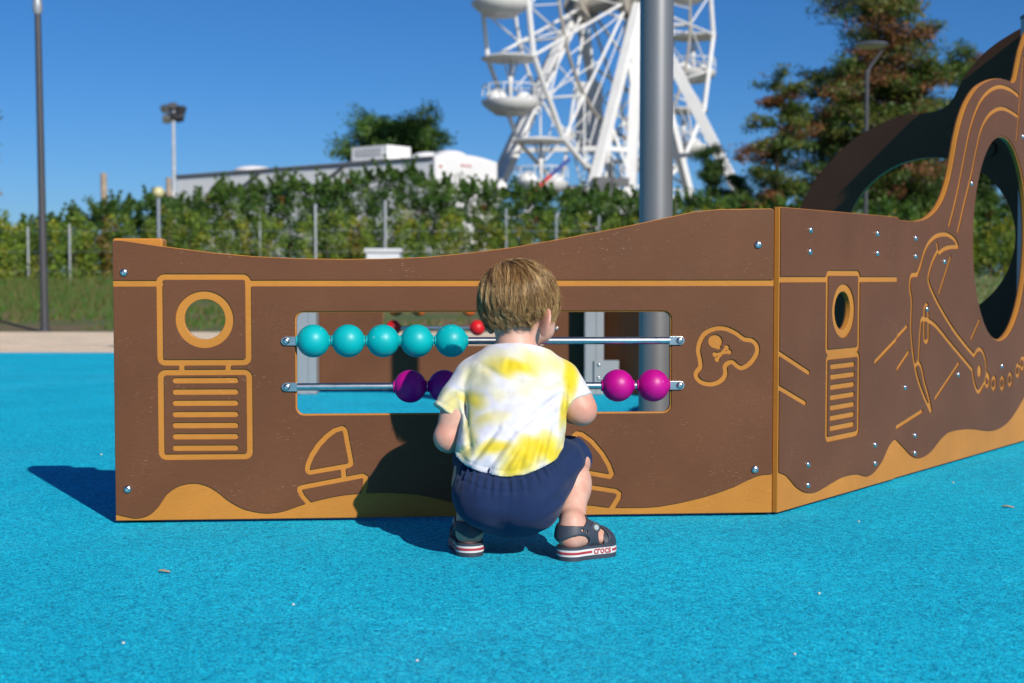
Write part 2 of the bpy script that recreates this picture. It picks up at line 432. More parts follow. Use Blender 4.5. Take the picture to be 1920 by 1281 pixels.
# ------------------------------------------------------------------ the play ship
A0 = (-0.8400, 2.995); B0 = (0.5700, 3.100)
L0 = math.hypot(B0[0] - A0[0], B0[1] - A0[1]); D0 = ((B0[0] - A0[0]) / L0, (B0[1] - A0[1]) / L0)
TH = math.radians(53.0)
A1 = (0.5820, 3.1000); D1 = (math.cos(TH), math.sin(TH))
SHIP = Vector((0.2, 4.6, 0.0))
ship = thing('play_ship', 'brown and ochre pirate ship play structure with bead rails standing on blue rubber', 'playground', SHIP)
BASE = 0.006
def q0(x, y): return on_plane(x, y, A0, D0)
def q1(x, y): return on_plane(x, y, A1, D1)
def zz(pts, ox, oy, sc): return [(ox + x / sc, oy + y / sc) for x, y in pts]
def grid(x0, x1, y0, y1, h):
    return np.meshgrid(np.arange(x0, x1, h, dtype=np.float32), np.arange(y0, y1, h, dtype=np.float32))
def catmull(pts, n=6, closed=False):
    P = [np.array(p, float) for p in pts]; m = len(P); out = []
    R = range(m) if closed else range(m - 1)
    for i in R:
        p0 = P[(i - 1) % m] if closed or i > 0 else P[i]; p1 = P[i]; p2 = P[(i + 1) % m]; p3 = P[(i + 2) % m] if closed or i + 2 < m else p2
        for k in range(n):
            t = k / n
            out.append(tuple(0.5 * ((2 * p1) + (-p0 + p2) * t + (2 * p0 - 5 * p1 + 4 * p2 - p3) * t * t + (-p0 + 3 * p1 - 3 * p2 + p3) * t ** 3)))
    if not closed: out.append(tuple(P[-1]))
    return out

# ---- front side panel
H0 = 0.0013
X, Y = grid(-0.01, L0 + 0.02, -0.01, 0.70, H0)
top = [(206, 470), (207, 456), (214, 450), (225, 450), (240, 452), (300, 461), (400, 474), (480, 481), (560, 484.5), (640, 486), (720, 485), (800, 482), (880, 474), (960, 464),
       (1040, 450), (1120, 435), (1190, 421), (1250, 408), (1300, 397), (1345, 392.5), (1400, 391.5), (1446, 391), (1451, 394)]
out_pts = [(0.0, BASE)] + [(0.0, q0(206, 470)[1])] + [q0(*p) for p in top[1:]] + [(L0 - 0.0, q0(1451, 394)[1] - 0.003), (L0, BASE)]
out_pts = [(max(0, min(L0, a)), b) for a, b in out_pts]
outline = poly_sdf(X, Y, out_pts)
wA, wB = q0(557, 777), q0(1257, 585)
win = rrect_sdf(X, Y, wA[0], wA[1], wB[0], wB[1], 0.016)
hc = q0(384, 599)
ph = np.hypot(X - hc[0], Y - hc[1])
holes = np.minimum(win, ph - 0.0425)
core_F = np.maximum(outline, -holes)
K = 1 / 880.0
def stroke(pts, wpx, q, plane_k=K, XY=None):
    XX, YY = XY
    return seg_dist(XX, YY, [q(*p) for p in pts]) - wpx * plane_k / 2
XY0 = (X, Y)
S = []
S.append(stroke([(190, 531.5), (301, 531.5)], 11.5, q0, XY=XY0)); S.append(stroke([(465, 531), (1470, 530.5)], 11.5, q0, XY=XY0))
r0, r1 = q0(301, 680), q0(465.5, 519); S.append(np.abs(rrect_sdf(X, Y, r0[0], r0[1], r1[0], r1[1], 0.011)) - 5.6 * K)
r0, r1 = q0(303.5, 857), q0(468, 697.5); S.append(np.abs(rrect_sdf(X, Y, r0[0], r0[1], r1[0], r1[1], 0.011)) - 5.6 * K)
S.append(ph - 0.0605)
for x in (341.5, 428.5): S.append(stroke([(x, 680), (x, 697)], 10, q0, XY=XY0))
for y in (713.5, 734.9, 755.8, 777, 797.6, 818.5, 840): S.append(stroke([(330, y), (442, y - 0.5)], 11, q0, XY=XY0))
sail = zz([(545, 172), (470, 195), (390, 255), (310, 340), (245, 440), (205, 530), (195, 580), (203, 605), (225, 615), (610, 547), (633, 528), (632, 505), (605, 370), (577, 215), (568, 185), (545, 172)], 540, 770, 5.3333)
S.append(stroke(sail, 9.6, q0, XY=XY0))
S.append(stroke(zz([(553, 560), (562, 665)], 540, 770, 5.3333), 9.6, q0, XY=XY0))
S.append(stroke(zz([(330, 1020), (215, 930), (150, 860), (118, 800), (120, 775), (150, 762), (750, 648), (780, 665), (776, 730), (745, 860)], 540, 770, 5.3333), 9.6, q0, XY=XY0))
Z4 = (1050, 580, 3.2024)
S.append(stroke(zz([(85, 800), (85, 760), (105, 743), (135, 750), (190, 790), (250, 860), (292, 930), (312, 985), (300, 1003), (180, 982), (70, 962), (60, 940), (85, 800)], *Z4), 9.6, q0, XY=XY0))
S.append(stroke(zz([(115, 975), (112, 1050)], *Z4), 9.6, q0, XY=XY0))
S.append(stroke(zz([(-20, 1180), (-60, 1090), (-45, 1045), (0, 1040), (180, 1066), (335, 1090), (356, 1105), (352, 1130), (305, 1205)], *Z4), 9.6, q0, XY=XY0))
hat = zz([(960, 112), (1010, 120), (1060, 145), (1105, 178), (1150, 185), (1180, 215), (1182, 260), (1152, 312), (1115, 343), (1085, 350), (1058, 335), (1035, 315), (1008, 322), (990, 345), (993, 388), (970, 425), (930, 445),
          (890, 448), (845, 435), (818, 405), (820, 375), (843, 345), (840, 300), (830, 250), (838, 200), (865, 150), (910, 122)], *Z4)
hat = catmull(hat, 4, True); S.append(stroke(hat + [hat[0]], 9.2, q0, XY=XY0))
sk = q0(*zz([(932, 192)], *Z4)[0]); S.append(np.hypot((X - sk[0]) / 1.05, Y - sk[1]) - 0.0148)
S.append(stroke(zz([(925, 212), (950, 225)], *Z4), 10, q0, XY=XY0))
for a in ([(930, 270), (1015, 255)], [(1000, 228), (943, 300)]):
    S.append(stroke(zz(a, *Z4), 6, q0, XY=XY0))
    for e in a: S.append(stroke(zz([e, (e[0] + 1, e[1])], *Z4), 10, q0, XY=XY0))
eyes = []
sandF = [(195, 961), (213, 963), (235, 968), (257, 971.6), (279, 966), (297, 951), (314.6, 926), (337, 911), (363.6, 906), (386, 910), (408, 922), (430, 939.6), (457, 954), (484, 960.5), (506, 962), (533, 958), (568, 946), (604, 936), (648, 927.6),
         (690, 924.5), (718, 923.8), (746, 924.7), (784, 928), (821, 935), (851, 942), (920, 951), (1000, 953), (1060, 947), (1106, 947), (1137, 950.7), (1175, 951.6), (1222, 950.7), (1268.6, 943.8), (1315, 933), (1346.6, 923.5), (1378, 912), (1400, 901), (1418.5, 893),
         (1431, 889.8), (1446, 888.8), (1470, 889)]
sp = catmull([q0(*p) for p in sandF], 4); sx = np.array([p[0] for p in sp]); sy = np.array([p[1] for p in sp])
sandfield = Y - np.interp(X, sx, sy)
groove = np.minimum.reduce(S); groove = np.minimum(groove, sandfield)
skin_F = np.maximum(np.maximum(outline + 0.0012, -(np.minimum(win - 0.0030, ph - 0.0425))), -groove)
T_CORE, T_SKIN = 0.0135, 0.0028
a0 = math.atan2(D0[1], D0[0])
core = obj('side_panel', sheet('side_panel', core_F, -0.01, -0.01, H0, T_CORE, 0, M_YELLOW, 0.0016), None, ship, Vector((A0[0], A0[1], 0)) - SHIP, (0, 0, a0))
core['label'] = 'long low front panel with rectangular bead window, round porthole and engraved boats'
obj('face_layer', sheet('face_layer', skin_F, -0.01, -0.01, H0, T_SKIN, -T_SKIN - 0.0002, M_BROWN, 0.0006), None, core)
obj('back_layer', sheet('back_layer', core_F + 0.0008, -0.01, -0.01, H0, T_SKIN, T_CORE + 0.0002, M_BROWN, 0.0006), None, core)
SCREW = screw_mesh('screw', 0.0088, M_STEEL)
def screws(q, pts, parent, me, dep=-T_SKIN - 0.0003):
    for p in pts:
        a, b = q(*p); o = obj('screw', me, None, parent, (a, dep, b), (0, random.uniform(0, 6), 0))
        obj('screw_socket', SOCK[me.name], None, o)
SOCK = {}
def sock(r):
    mb = MB(); mb.lathe([(r * 0.36, r * 0.34), (r * 0.3, r * 0.345), (0.0001, r * 0.345)], 6, (0, 0, 0), Matrix.Rotation(math.pi / 2, 3, 'X')); return mb.mesh('screw_socket', M_DARKHOLE)
SOCK['screw'] = sock(0.0088)
for p in [(233, 511), (240, 917), (1421, 459), (1415, 880)]:
    a, b = q0(*p); o = obj('screw', SCREW, None, core, (a, -T_SKIN - 0.0003, b)); 
    # hex socket: a dark recessed disc belongs to the screw mesh itself
# bead rails
def bead_mesh(r, mat, name):
    mb = MB(); prof = [(0.0095, -r * 1.02), (0.0115, -r * 1.02), (0.0125, -r * 0.985)]
    prof += [(r * math.cos(t), r * math.sin(t)) for t in np.linspace(-1.23, 1.23, 22)]
    prof += [(0.0125, r * 0.985), (0.0115, r * 1.02), (0.0095, r * 1.02)]
    mb.lathe(prof, 40, (0, 0, 0), Matrix.Rotation(math.pi / 2, 3, 'Y'), closed=True); return mb.mesh(name, mat, True, 50)
RB = 0.0352
BEAD = {k: bead_mesh(RB, m, 'bead') for k, m in (('turquoise', M_TEAL), ('magenta', M_MAGENTA), ('red', M_RED), ('orange', M_ORANGE))}
def tab_mesh(L=0.0325, hh=0.0094, t=0.004):
    X, Y = grid(-0.05, 0.05, -0.03, 0.03, 0.0015); F = rrect_sdf(X, Y, -L + 0.0, -hh, 0.030, hh, 0.0100)
    F = np.maximum(F, X - 0.001)
    return sheet('bracket', F, -0.05, -0.03, 0.0015, t, -t - 0.0003, M_STEEL, 0.0006)
TAB = tab_mesh()
SCREW_S = screw_mesh('small_screw', 0.0075, M_STEEL)
def rail(sA, hA, sB, hB, beads, colr, parent, off):
    d = Vector((sB - sA, 0, hB - hA)); ang = -math.atan2(hB - hA, sB - sA); L = d.length
    mb = MB(); mb.tube([(0, 0, 0), (L, 0, 0)], 0.0079, 16)
    r = mb.build('bead_rod', M_STEEL, parent, off + Vector((sA, -0.002, hA)), (0, ang, 0), smooth=True)
    for x, flip in ((0.0, 0), (L, math.pi)):
        tb = obj('bracket', TAB, None, r, (x, -0.001 if not flip else -0.0085 + 0.0075, 0), (0, flip, 0))
        sx = -0.0215 if not flip else 0.0215
        obj('bracket_screw', SCREW_S, None, r, (x + sx, -0.0062, 0))
    for s in beads:
        b = obj('bead', BEAD[colr], None, r, (s - sA, 0, 0), (random.uniform(0, 6), 0, 0)); b['label'] = colr + ' plastic bead'
    return r
eA, eB = q0(556, 639.5), q0(1255, 638.5)
r_up = rail(eA[0], eA[1], eB[0], eB[1], [q0(x, 640)[0] for x in (587.5, 653, 718, 781.5, 846)], 'turquoise', core, Vector((0, 0, 0)))
eA, eB = q0(557, 725.5), q0(1255, 722.5)
r_lo = rail(eA[0], eA[1], eB[0], eB[1], [q0(x, 724)[0] for x in (769, 833, 1010, 1158, 1224.5)], 'magenta', core, Vector((0, 0, 0)))

# ---- bow panels: outlines shared by both sides of the ship
S_END = 1.97
FA = (A1[0], 6.25); FD = (math.cos(TH), -math.sin(TH))
def qf(x, y): return on_plane(x, y, FA, FD)
ol1 = [q1(1464, 388), q1(1560, 396), q1(1640, 403), q1(1682, 407)]
near2 = [(1682, 411), (1700, 413.5), (1722, 414), (1740, 409), (1757, 395), (1772, 370), (1783, 335), (1790, 300), (1797, 260), (1806, 222), (1818, 190), (1835, 164), (1855, 151), (1872, 147), (1888, 149), (1900, 155), (1907, 148), (1912, 125), (1918, 95)]
ol2 = catmull([q1(*p) for p in near2], 4)
farp = [qf(*p) for p in [(1840, 105), (1870, 80), (1905, 58)]]
ol2 = [p for p in ol2] + [p for p in farp if p[0] > ol2[-1][0] + 0.02] + [(S_END, farp[-1][1] + 0.045)]
s_seam = q1(1681, 600)[0]
h_near = 0.0014
X1, Y1 = grid(-0.02, s_seam + 0.03, -0.01, 0.70, h_near); XY1 = (X1, Y1)
X2, Y2 = grid(s_seam - 0.03, S_END + 0.03, -0.01, 1.50, 0.0018); XY2 = (X2, Y2)
p1 = [(0.0, BASE), (0.0, ol1[0][1])] + ol1[1:] + [(s_seam, ol1[-1][1]), (s_seam, BASE)]
p1 = [(min(max(a, 0), s_seam), b) for a, b in p1]
out1 = poly_sdf(X1, Y1, p1)
p2 = [(s_seam + 0.0015, BASE), (s_seam + 0.0015, ol2[0][1])] + ol2 + [(S_END, BASE)]
out2 = poly_sdf(X2, Y2, p2)
c1 = q1(1580, 583); rr1 = np.hypot(X1 - c1[0], Y1 - c1[1])
hole_c = q1(1879, 448); hole_top = q1(1872, 255); hole_l = q1(1826, 448)
HA, HB = hole_c[0] - hole_l[0], hole_top[1] - hole_c[1]
ov2 = (np.hypot((X2 - hole_c[0]) / HA, (Y2 - hole_c[1]) / HB) - 1) * min(HA, HB)
k1 = 1 / 800.0
G1 = []
sh = q1(1500, 524)[1]
w1 = 5.7 / 880
def band(a, b, XY, wd=w1): return seg_dist(XY[0], XY[1], [a, b]) - wd
def pl(pts, XY, wd=w1): return seg_dist(XY[0], XY[1], pts) - wd
fr = [q1(1549.5, 512), q1(1608, 655)]
G1.append(band((-0.03, sh), (fr[0][0], sh), XY1)); G1.append(band((fr[1][0], sh), (s_seam + 0.1, sh), XY1))
G1.append(np.abs(rrect_sdf(X1, Y1, fr[0][0], fr[1][1], fr[1][0], fr[0][1], 0.011)) - w1)
G1.append(rr1 - 0.0640)
s0, s1 = q1(1549, 670), q1(1607, 812)
G1.append(np.abs(rrect_sdf(X1, Y1, s0[0], s1[1], s1[0], s0[1], 0.011)) - w1)
for x in (1562, 1594): G1.append(band((q1(x, 650)[0], fr[1][1]), (q1(x, 660)[0], s0[1]), XY1, 5 / 880))
zs = np.linspace(q1(1557, 687.7)[1], q1(1557, 803.3)[1], 7)
for z in zs: G1.append(band((q1(1557, 700)[0], z), (q1(1599, 700)[0], z), XY1, 5.5 / 880))
for a, b in ([(1456, 660), (1515, 699)], [(1456, 725), (1508, 756)]): G1.append(band(q1(*a), q1(*b), XY1, 5 / 880))
sl = [[(1639, 679), (1702, 612)], [(1681, 696), (1705, 660)], [(1754.5, 747.7), (1799, 681)], [(1680, 803), (1730, 771)], [(1762, 550), (1783.5, 482.5)], [(1822, 636), (1838, 600)]]
G2 = []
for a, b in sl:
    G1.append(band(q1(*a), q1(*b), XY1, 4.6 / 880)); G2.append(band(q1(*a), q1(*b), XY2, 4.6 / 880))
sand1 = [(1450, 882), (1459, 885.6), (1474, 893), (1493, 914.6), (1512.6, 924), (1532, 921), (1556, 907), (1580, 894), (1604.5, 889), (1624, 893), (1638, 885), (1653, 864), (1665, 837), (1677, 824), (1690, 822)]
sand2 = [(1675, 822), (1682, 825), (1696, 839.6), (1711, 855), (1725.4, 859), (1745, 849), (1769, 820), (1788, 808), (1822, 804), (1856, 808), (1880, 801), (1899.6, 781.5), (1920, 747.6), (1945, 700), (1990, 690)]
def sandf(pts, XX, YY):
    p = catmull([q1(*a) for a in pts], 5); return YY - np.interp(XX, [a[0] for a in p], [a[1] for a in p])
G1.append(sandf(sand1, X1, Y1)); G2.append(sandf(sand2, X2, Y2))
Z7 = (1700, 420, 3.768)
def P7(pts, sm=True):
    v = [q1(*p) for p in zz(pts, *Z7)]; return catmull(v, 4) if sm else v
anchor = [[(368, 158), (345, 112), (305, 80), (265, 72), (215, 85), (165, 130), (130, 200), (105, 290), (82, 355)], [(82, 358), (60, 358), (40, 365), (30, 400), (28, 460), (40, 540), (38, 620), (35, 750), (45, 880), (62, 1000), (85, 1100), (120, 1200), (150, 1270), (172, 1320)],
          [(368, 160), (310, 163), (270, 178), (235, 205)], [(219, 140), (226, 185)], [(226, 188), (190, 260), (165, 340), (158, 400), (185, 480), (240, 590), (330, 740), (420, 860), (483, 932)], [(483, 932), (503, 895), (523, 884), (545, 910), (565, 980), (567, 1050), (580, 1090)],
          [(88, 985), (95, 850), (102, 740), (115, 672), (165, 685), (220, 730), (300, 830), (400, 950), (468, 1030)], [(468, 1030), (480, 1110), (500, 1175), (520, 1182), (548, 1135), (562, 1105)],
          [(70, 1000), (88, 980), (110, 1020), (130, 1120), (158, 1220), (178, 1320)],
          [(130, 600), (143, 572), (155, 600), (158, 800), (146, 830), (130, 815), (128, 700), (130, 600)]]
for a in anchor: G2.append(pl(P7(a), XY2, 5.6 / 880))
e = q1(*zz([(518, 1040)], *Z7)[0]); G2.append((np.hypot((X2 - e[0]) / 1.0, (Y2 - e[1]) / 1.0) - 0.018))
for i, c in enumerate([(575, 1105), (620, 1125), (680, 1125), (735, 1098), (790, 1035), (822, 985), (850, 930), (880, 870), (905, 800)]):
    e = q1(*zz([c], *Z7)[0])
    G2.append(np.abs(np.hypot(X2 - e[0], Y2 - e[1]) - 0.0175) - 0.0062)
Z2 = (1440, 0, 2.002)
for a in ([(943, 360), (910, 335), (870, 325), (830, 345), (795, 390), (765, 470), (745, 560), (720, 690), (700, 780), (682, 848)], [(938, 435), (900, 412), (870, 408), (835, 430), (805, 480), (785, 560), (765, 660), (740, 760), (715, 870)], [(962, 215), (950, 360), (935, 525)]):
    G2.append(pl(catmull([q1(*p) for p in zz(a, *Z2)], 4), XY2, 5.6 / 880))
core1_F = np.maximum(out1, -(rr1 - 0.0455)); skin1_F = np.maximum(np.maximum(core1_F, out1 + 0.0012), -np.minimum.reduce(G1))
core2_F = np.maximum(out2, -ov2); skin2_F = np.maximum(np.maximum(out2 + 0.0012, 0.003 - ov2), -np.minimum.reduce(G2))
def bow_panel(name, coreF, skinF, gx, gy, h, A, D, off, label):
    ang = math.atan2(D[1], D[0])
    nx, ny = -D[1], D[0]
    loc = Vector((A[0] + nx * off, A[1] + ny * off, 0)) - SHIP
    c = obj(name, sheet(name, coreF, gx, gy, h, T_CORE, 0, M_YELLOW, 0.0016), None, ship, loc, (0, 0, ang)); c['label'] = label
    obj('face_layer', sheet('face_layer', skinF, gx, gy, h, T_SKIN, -T_SKIN - 0.0002, M_BROWN, 0.0006), None, c)
    obj('back_layer', sheet('back_layer', coreF + 0.0008, gx, gy, h, T_SKIN, T_CORE + 0.0002, M_BROWN, 0.0006), None, c)
    return c
bow1 = bow_panel('bow_panel', core1_F, skin1_F, -0.02, -0.01, h_near, A1, D1, 0.0, 'angled panel with porthole and engraved shutter at the corner of the ship')
bow2 = bow_panel('bow_panel', core2_F, skin2_F, s_seam - 0.03, -0.01, 0.0018, A1, D1, 0.004, 'tall curved bow panel with engraved anchor and large oval opening')
BOLT = screw_mesh('bolt', 0.0078, M_STEEL)
Z3 = (1440, 380, 2.067)
for p in zz([(160, 106), (158, 190), (419, 120), (419, 196), (150, 1014), (150, 1094), (410, 938), (410, 1010)], *Z3):
    a, b = q1(*p); obj('bolt', BOLT, None, bow1, (a, -T_SKIN - 0.0003, b))
for p in zz([(573, 138), (573, 208), (685, 228), (532, 716), (738, 666), (907, 634), (570, 902), (570, 970), (617, 412)], *Z3) + [(1822, 344), (1918, 256)]:
    a, b = q1(*p); obj('bolt', BOLT, None, bow2, (a, -T_SKIN - 0.0003, b))
# far side: same boards, their plain insides towards us
fo1 = [(-0.28, BASE), (-0.28, 0.60), (0.0, 0.61)] + ol1[1:] + [(s_seam, BASE)]
XF, YF = grid(-0.30, S_END + 0.03, -0.01, 1.50, 0.003)
fpts = [qf(*p) for p in [(1478, 440), (1492, 408), (1503, 384), (1522, 348), (1550, 310), (1600, 262), (1660, 228), (1700, 216), (1748, 210), (1772, 201), (1788, 184), (1800, 160), (1815, 135), (1840, 105), (1870, 80), (1905, 58)]]
far_top = [(fpts[0][0], 0.60)] + catmull(fpts, 4) + [(S_END, farp[-1][1] + 0.045)]
fF = np.minimum(poly_sdf(XF, YF, [(min(a, s_seam), b) for a, b in fo1]), poly_sdf(XF, YF, [(fpts[0][0], BASE)] + far_top + [(S_END, BASE)]))
fc = qf(1735, 450); fF = np.maximum(fF, -((np.hypot((XF - fc[0]) / 1.25, YF - fc[1]) - 0.290)))
fF = np.maximum(fF, -(np.hypot(XF - c1[0], YF - c1[1]) - 0.0455))
bowf = bow_panel('bow_panel', fF, fF + 0.0008, -0.30, -0.01, 0.003, FA, FD, 0.0, 'tall arched bow panel on the far side with a large round hole, in shade')
for (x, y) in [(1788, 248), (1791, 288), (1858, 280)]:
    a, b = qf(x, y)
    mb = MB(); mb.lathe([(0.026, 0), (0.026, 0.004), (0.022, 0.008), (0.0005, 0.010)], 20, (0, 0, 0), Matrix.Rotation(math.pi / 2, 3, 'X'))
    mb.build('bolt_cap', M_BROWN, bowf, (a, -T_SKIN - 0.0005, b), smooth=True)
# far side panel with its own bead window
RZ = 6.46; RX0, RX1 = -0.885, 0.405
XR, YR = grid(-0.01, RX1 - RX0 + 0.02, 0.0, 0.70, 0.002)
tp = [(0, 0.585), (0.25, 0.565), (0.5, 0.56), (0.75, 0.575), (1.0, 0.60), (1.2, 0.615), (RX1 - RX0, 0.615)]
rF = poly_sdf(XR, YR, [(0, 0.022)] + catmull(tp, 5) + [(RX1 - RX0, 0.022)])
wx0, wx1 = at(718, 600, RZ).x - RX0, 0.15 - RX0
rF = np.maximum(rF, -rrect_sdf(XR, YR, wx0, at(800, 648, RZ).z, wx1, 0.447, 0.016))
rear = obj('side_panel', sheet('side_panel', rF, -0.01, 0.0, 0.002, T_CORE, 0, M_YELLOW, 0.0016), None, ship, Vector((RX0, RZ, 0)) - SHIP)
rear['label'] = 'long low far side panel with its own bead window'
obj('face_layer', sheet('face_layer', rF + 0.0006, -0.01, 0.0, 0.002, T_SKIN, -T_SKIN - 0.0002, M_BROWN, 0.0006), None, rear)
obj('back_layer', sheet('back_layer', rF + 0.0006, -0.01, 0.0, 0.002, T_SKIN, T_CORE + 0.0002, M_BROWN, 0.0006), None, rear)
hz = at(737, 579, RZ).z
rail(wx0, hz, wx1, hz, [at(x, 579, RZ).x - RX0 for x in (742, 785, 879)], 'orange', rear, Vector((0, 0.012, 0)))
hz = at(737, 615, RZ).z
rail(wx0, hz, wx1, hz, [at(x, 615, RZ).x - RX0 for x in (737, 895)], 'red', rear, Vector((0, 0.012, 0)))
for p in ((1043, 616), (612, 560)):
    q = at(p[0], p[1], RZ); obj('screw', SCREW, None, rear, (q.x - RX0, -T_SKIN - 0.0003, q.z))
# aluminium posts
def post(x, y, wd, h, label=None, rotz=0.0):
    mb = MB(); t = wd
    mb.box((0, 0, h / 2 + 0.002), (t, t, h))
    for sx in (-1, 1): mb.box((sx * t * 0.28, -t / 2 - 0.0015, h / 2 + 0.002), (t * 0.34, 0.003, h * 0.998))
    o = mb.build('post', M_ALU, ship, Vector((x, y, 0)) - SHIP, (0, 0, rotz))
    if label: o['label'] = label
    cp = MB(); cp.box((0, 0, h + 0.007), (t + 0.004, t + 0.004, 0.010)); cp.build('post_cap', M_LAMP, o)
    return o
post(at(577, 700, 6.40).x, 6.40, 0.090, 0.56)
pr = post(at(1113, 700, 6.38).x, 6.38, 0.085, 0.60)
mb = MB(); mb.box((0.055, -0.052, 0.105), (0.11, 0.006, 0.10))
br = mb.build('bracket_plate', M_ALU, pr)
for dx, dz in ((0.02, 0.135), (0.02, 0.075), (0.09, 0.075)):
    obj('bolt', BOLT, None, pr, (dx, -0.056, dz))
bx = at(1938, 500, 4.66)
post(bx.x, 4.66, 0.08, 1.365)
# ochre stiffener block behind the stern end of the front panel
X3, Y3 = grid(-0.02, 0.14, -0.01, 0.64, 0.0015)
bF = rrect_sdf(X3, Y3, 0.0, 0.008, 0.105, 0.605, 0.006)
nx, ny = -D0[1], D0[0]
blk = obj('corner_block', sheet('corner_block', bF, -0.02, -0.01, 0.0015, 0.055, 0, M_YELLOW, 0.004), None, ship, Vector((A0[0] + nx * 0.020 - 0.004, A0[1] + ny * 0.020, 0)) - SHIP, (0, 0, a0))
obj('block_face', sheet('block_face', bF + 0.001, -0.02, -0.01, 0.0015, 0.003, 0.0553, M_BROWN, 0.0006), None, blk)
post(A0[0] + 0.06, A0[1] + 0.135, 0.08, 0.50)
post(B0[0] - 0.055, B0[1] + 0.075, 0.08, 0.50)
# ------------------------------------------------------------------ shade pole and lamps
def ring_pole(name, label, cat, loc, r0, r1, h, mat, n=24):
    t = thing(name, label, cat, loc)
    mb = MB(); mb.tube([(0, 0, 0.0), (0, 0, h)], [r0, r1], n); mb.build('shaft', mat, t, smooth=True)
    b = MB(); b.lathe([(r0 * 1.9, 0.0), (r0 * 1.9, 0.012), (r0 * 1.15, 0.014), (r0 * 1.12, 0.05), (r0 * 1.0, 0.055)], n); b.build('base_flange', mat, t, smooth=True)
    return t
px = at(1229, 600, 4.75)
sp_ = ring_pole('shade_pole', 'thick grey steel pole rising behind the ship and out of the picture', 'pole', (px.x, 4.75, 0.0), 0.0555, 0.0555, 4.4, M_POLE, 40)
c_ = MB(); c_.lathe([(0.058, 4.36), (0.058, 4.42), (0.03, 4.44)], 24); c_.build('top_cap', M_POLE, sp_, smooth=True)
# street lamp on the left
px = at(84, 620, 14.0)
lp = ring_pole('street_lamp', 'tall thin dark grey lamp post at the left edge of the picture', 'street lamp', (px.x, 14.0, -0.004), 0.040, 0.030, 3.20, M_LAMP)
mb = MB(); mb.lathe([(0.032, 3.10), (0.046, 3.13), (0.046, 3.20), (0.034, 3.26)], 16); mb.build('collar', M_ALU, lp, smooth=True)
mb = MB(); mb.tube([(0, 0, 3.22), (0, 0, 3.9), (0.06, -0.05, 4.0)], [0.033, 0.045, 0.03], 12); mb.build('lamp_arm', M_LAMP, lp, smooth=True)
mb = MB(); mb.lathe([(0.30, 4.00), (0.33, 4.03), (0.30, 4.07), (0.05, 4.10)], 24, (0.06, -0.05, 0)); mb.build('lamp_head', M_LAMP, lp, smooth=True)
# slight lean seen in the photograph
lp.rotation_euler = (0, math.radians(-0.45), 0)
# street lamp among the trees on the right
px = at(1623, 400, 20.0); tz = at(1640, 88, 20.0).z; z0 = slope(20) - 0.012
lp2 = ring_pole('street_lamp', 'grey lamp post with flat disc head before the right-hand trees', 'street lamp', (px.x, 20.0, z0), 0.032, 0.027, tz - z0 - 0.32, M_LAMP)
mb = MB(); mb.tube([(0, 0, tz - z0 - 0.36), (0.05, 0, tz - z0 - 0.26), (0.22, 0, tz - z0 - 0.03)], [0.027, 0.024, 0.018], 10); mb.build('lamp_arm', M_LAMP, lp2, smooth=True)
mb = MB(); mb.lathe([(0.20, 0), (0.235, 0.02), (0.20, 0.05), (0.06, 0.075), (0.02, 0.08)], 28, (0.06, 0, tz - z0)); mb.build('lamp_head', M_GALV, lp2, smooth=True)
mb = MB(); mb.lathe([(0.19, -0.006), (0.19, -0.001)], 28, (0.06, 0, tz - z0)); mb.build('lamp_lens', simple('pale_lens', (0.62, 0.6, 0.5), 0.3), lp2)
# floodlight mast
mz = 62.0; pb = at(327, 400, mz); tz = at(327, 205, mz).z
fl = thing('floodlight_mast', 'slim floodlight mast with a cluster of dark lamps above the trailer', 'floodlight', (pb.x, mz, 0.42))
mb = MB(); mb.tube([(0, 0, 0), (0, 0, tz - 0.42)], [0.11, 0.06], 10); mb.build('mast', simple('pale_mast', (0.45, 0.46, 0.47), 0.5, 0.3), fl, smooth=True)
mb = MB(); mb.beam((-0.32, 0, tz - 0.62), (0.32, 0, tz - 0.62), 0.05); mb.build('crossbar', M_LAMP, fl)
for i, (dx, dz, rx) in enumerate([(-0.34, 0.02, 0.7), (-0.02, 0.10, -0.5), (0.34, -0.02, 0.5), (-0.28, -0.42, 0.5), (0.26, -0.36, -0.6), (0.02, -0.30, 0.6)]):
    mb = MB(); mb.box((0, 0, 0), (0.36, 0.22, 0.30)); mb.box((0, -0.12, 0), (0.30, 0.03, 0.24)); mb.box((0, 0.05, -0.2), (0.05, 0.05, 0.14))
    mb.build('floodlight_head', M_LAMP if i % 3 else M_GALV, fl, (dx, 0, tz - 0.42 + dz), (rx, 0, random.uniform(-0.8, 0.8)))
# globe lamp in the hedge
gz = 26.6; gp = at(297, 361, gz); gl = thing('globe_lamp', 'small globe lamp on a grey post in front of the hedge', 'lamp', (gp.x, gz, 0.40))
mb = MB(); mb.tube([(0, 0, 0), (0, 0, gp.z - 0.48)], 0.035, 10); mb.build('lamp_post', M_GALV, gl, smooth=True)
mb = MB(); mb.lathe([(0.11 * math.cos(t), 0.11 * math.sin(t)) for t in np.linspace(-1.5, 1.5, 14)], 20, (0, 0, gp.z - 0.40)); mb.build('globe', simple('yellowed_globe', (0.5, 0.46, 0.25), 0.25), gl, smooth=True)
# weathered wooden posts
for (x, yt, zd, wd, lab) in ((194, 325, 31.0, 0.075, 'weathered wooden pole sticking up above the left of the hedge'), (316, 333, 32.0, 0.07, 'weathered wooden pole beside the globe lamp above the hedge')):
    p = at(x, yt, zd); t = thing('wooden_post', lab, 'post', (p.x, zd, 0.40), group='wooden poles')
    mb = MB(); mb.tube([(0, 0, 0), (0.01, 0, (p.z - 0.4) * 0.5), (0, 0, p.z - 0.4)], [wd * 1.1, wd, wd * 0.9], 9); mb.build('shaft', simple('weathered_wood', (0.30, 0.24, 0.18), 0.85, 0, 0.25, 12), t, smooth=True)
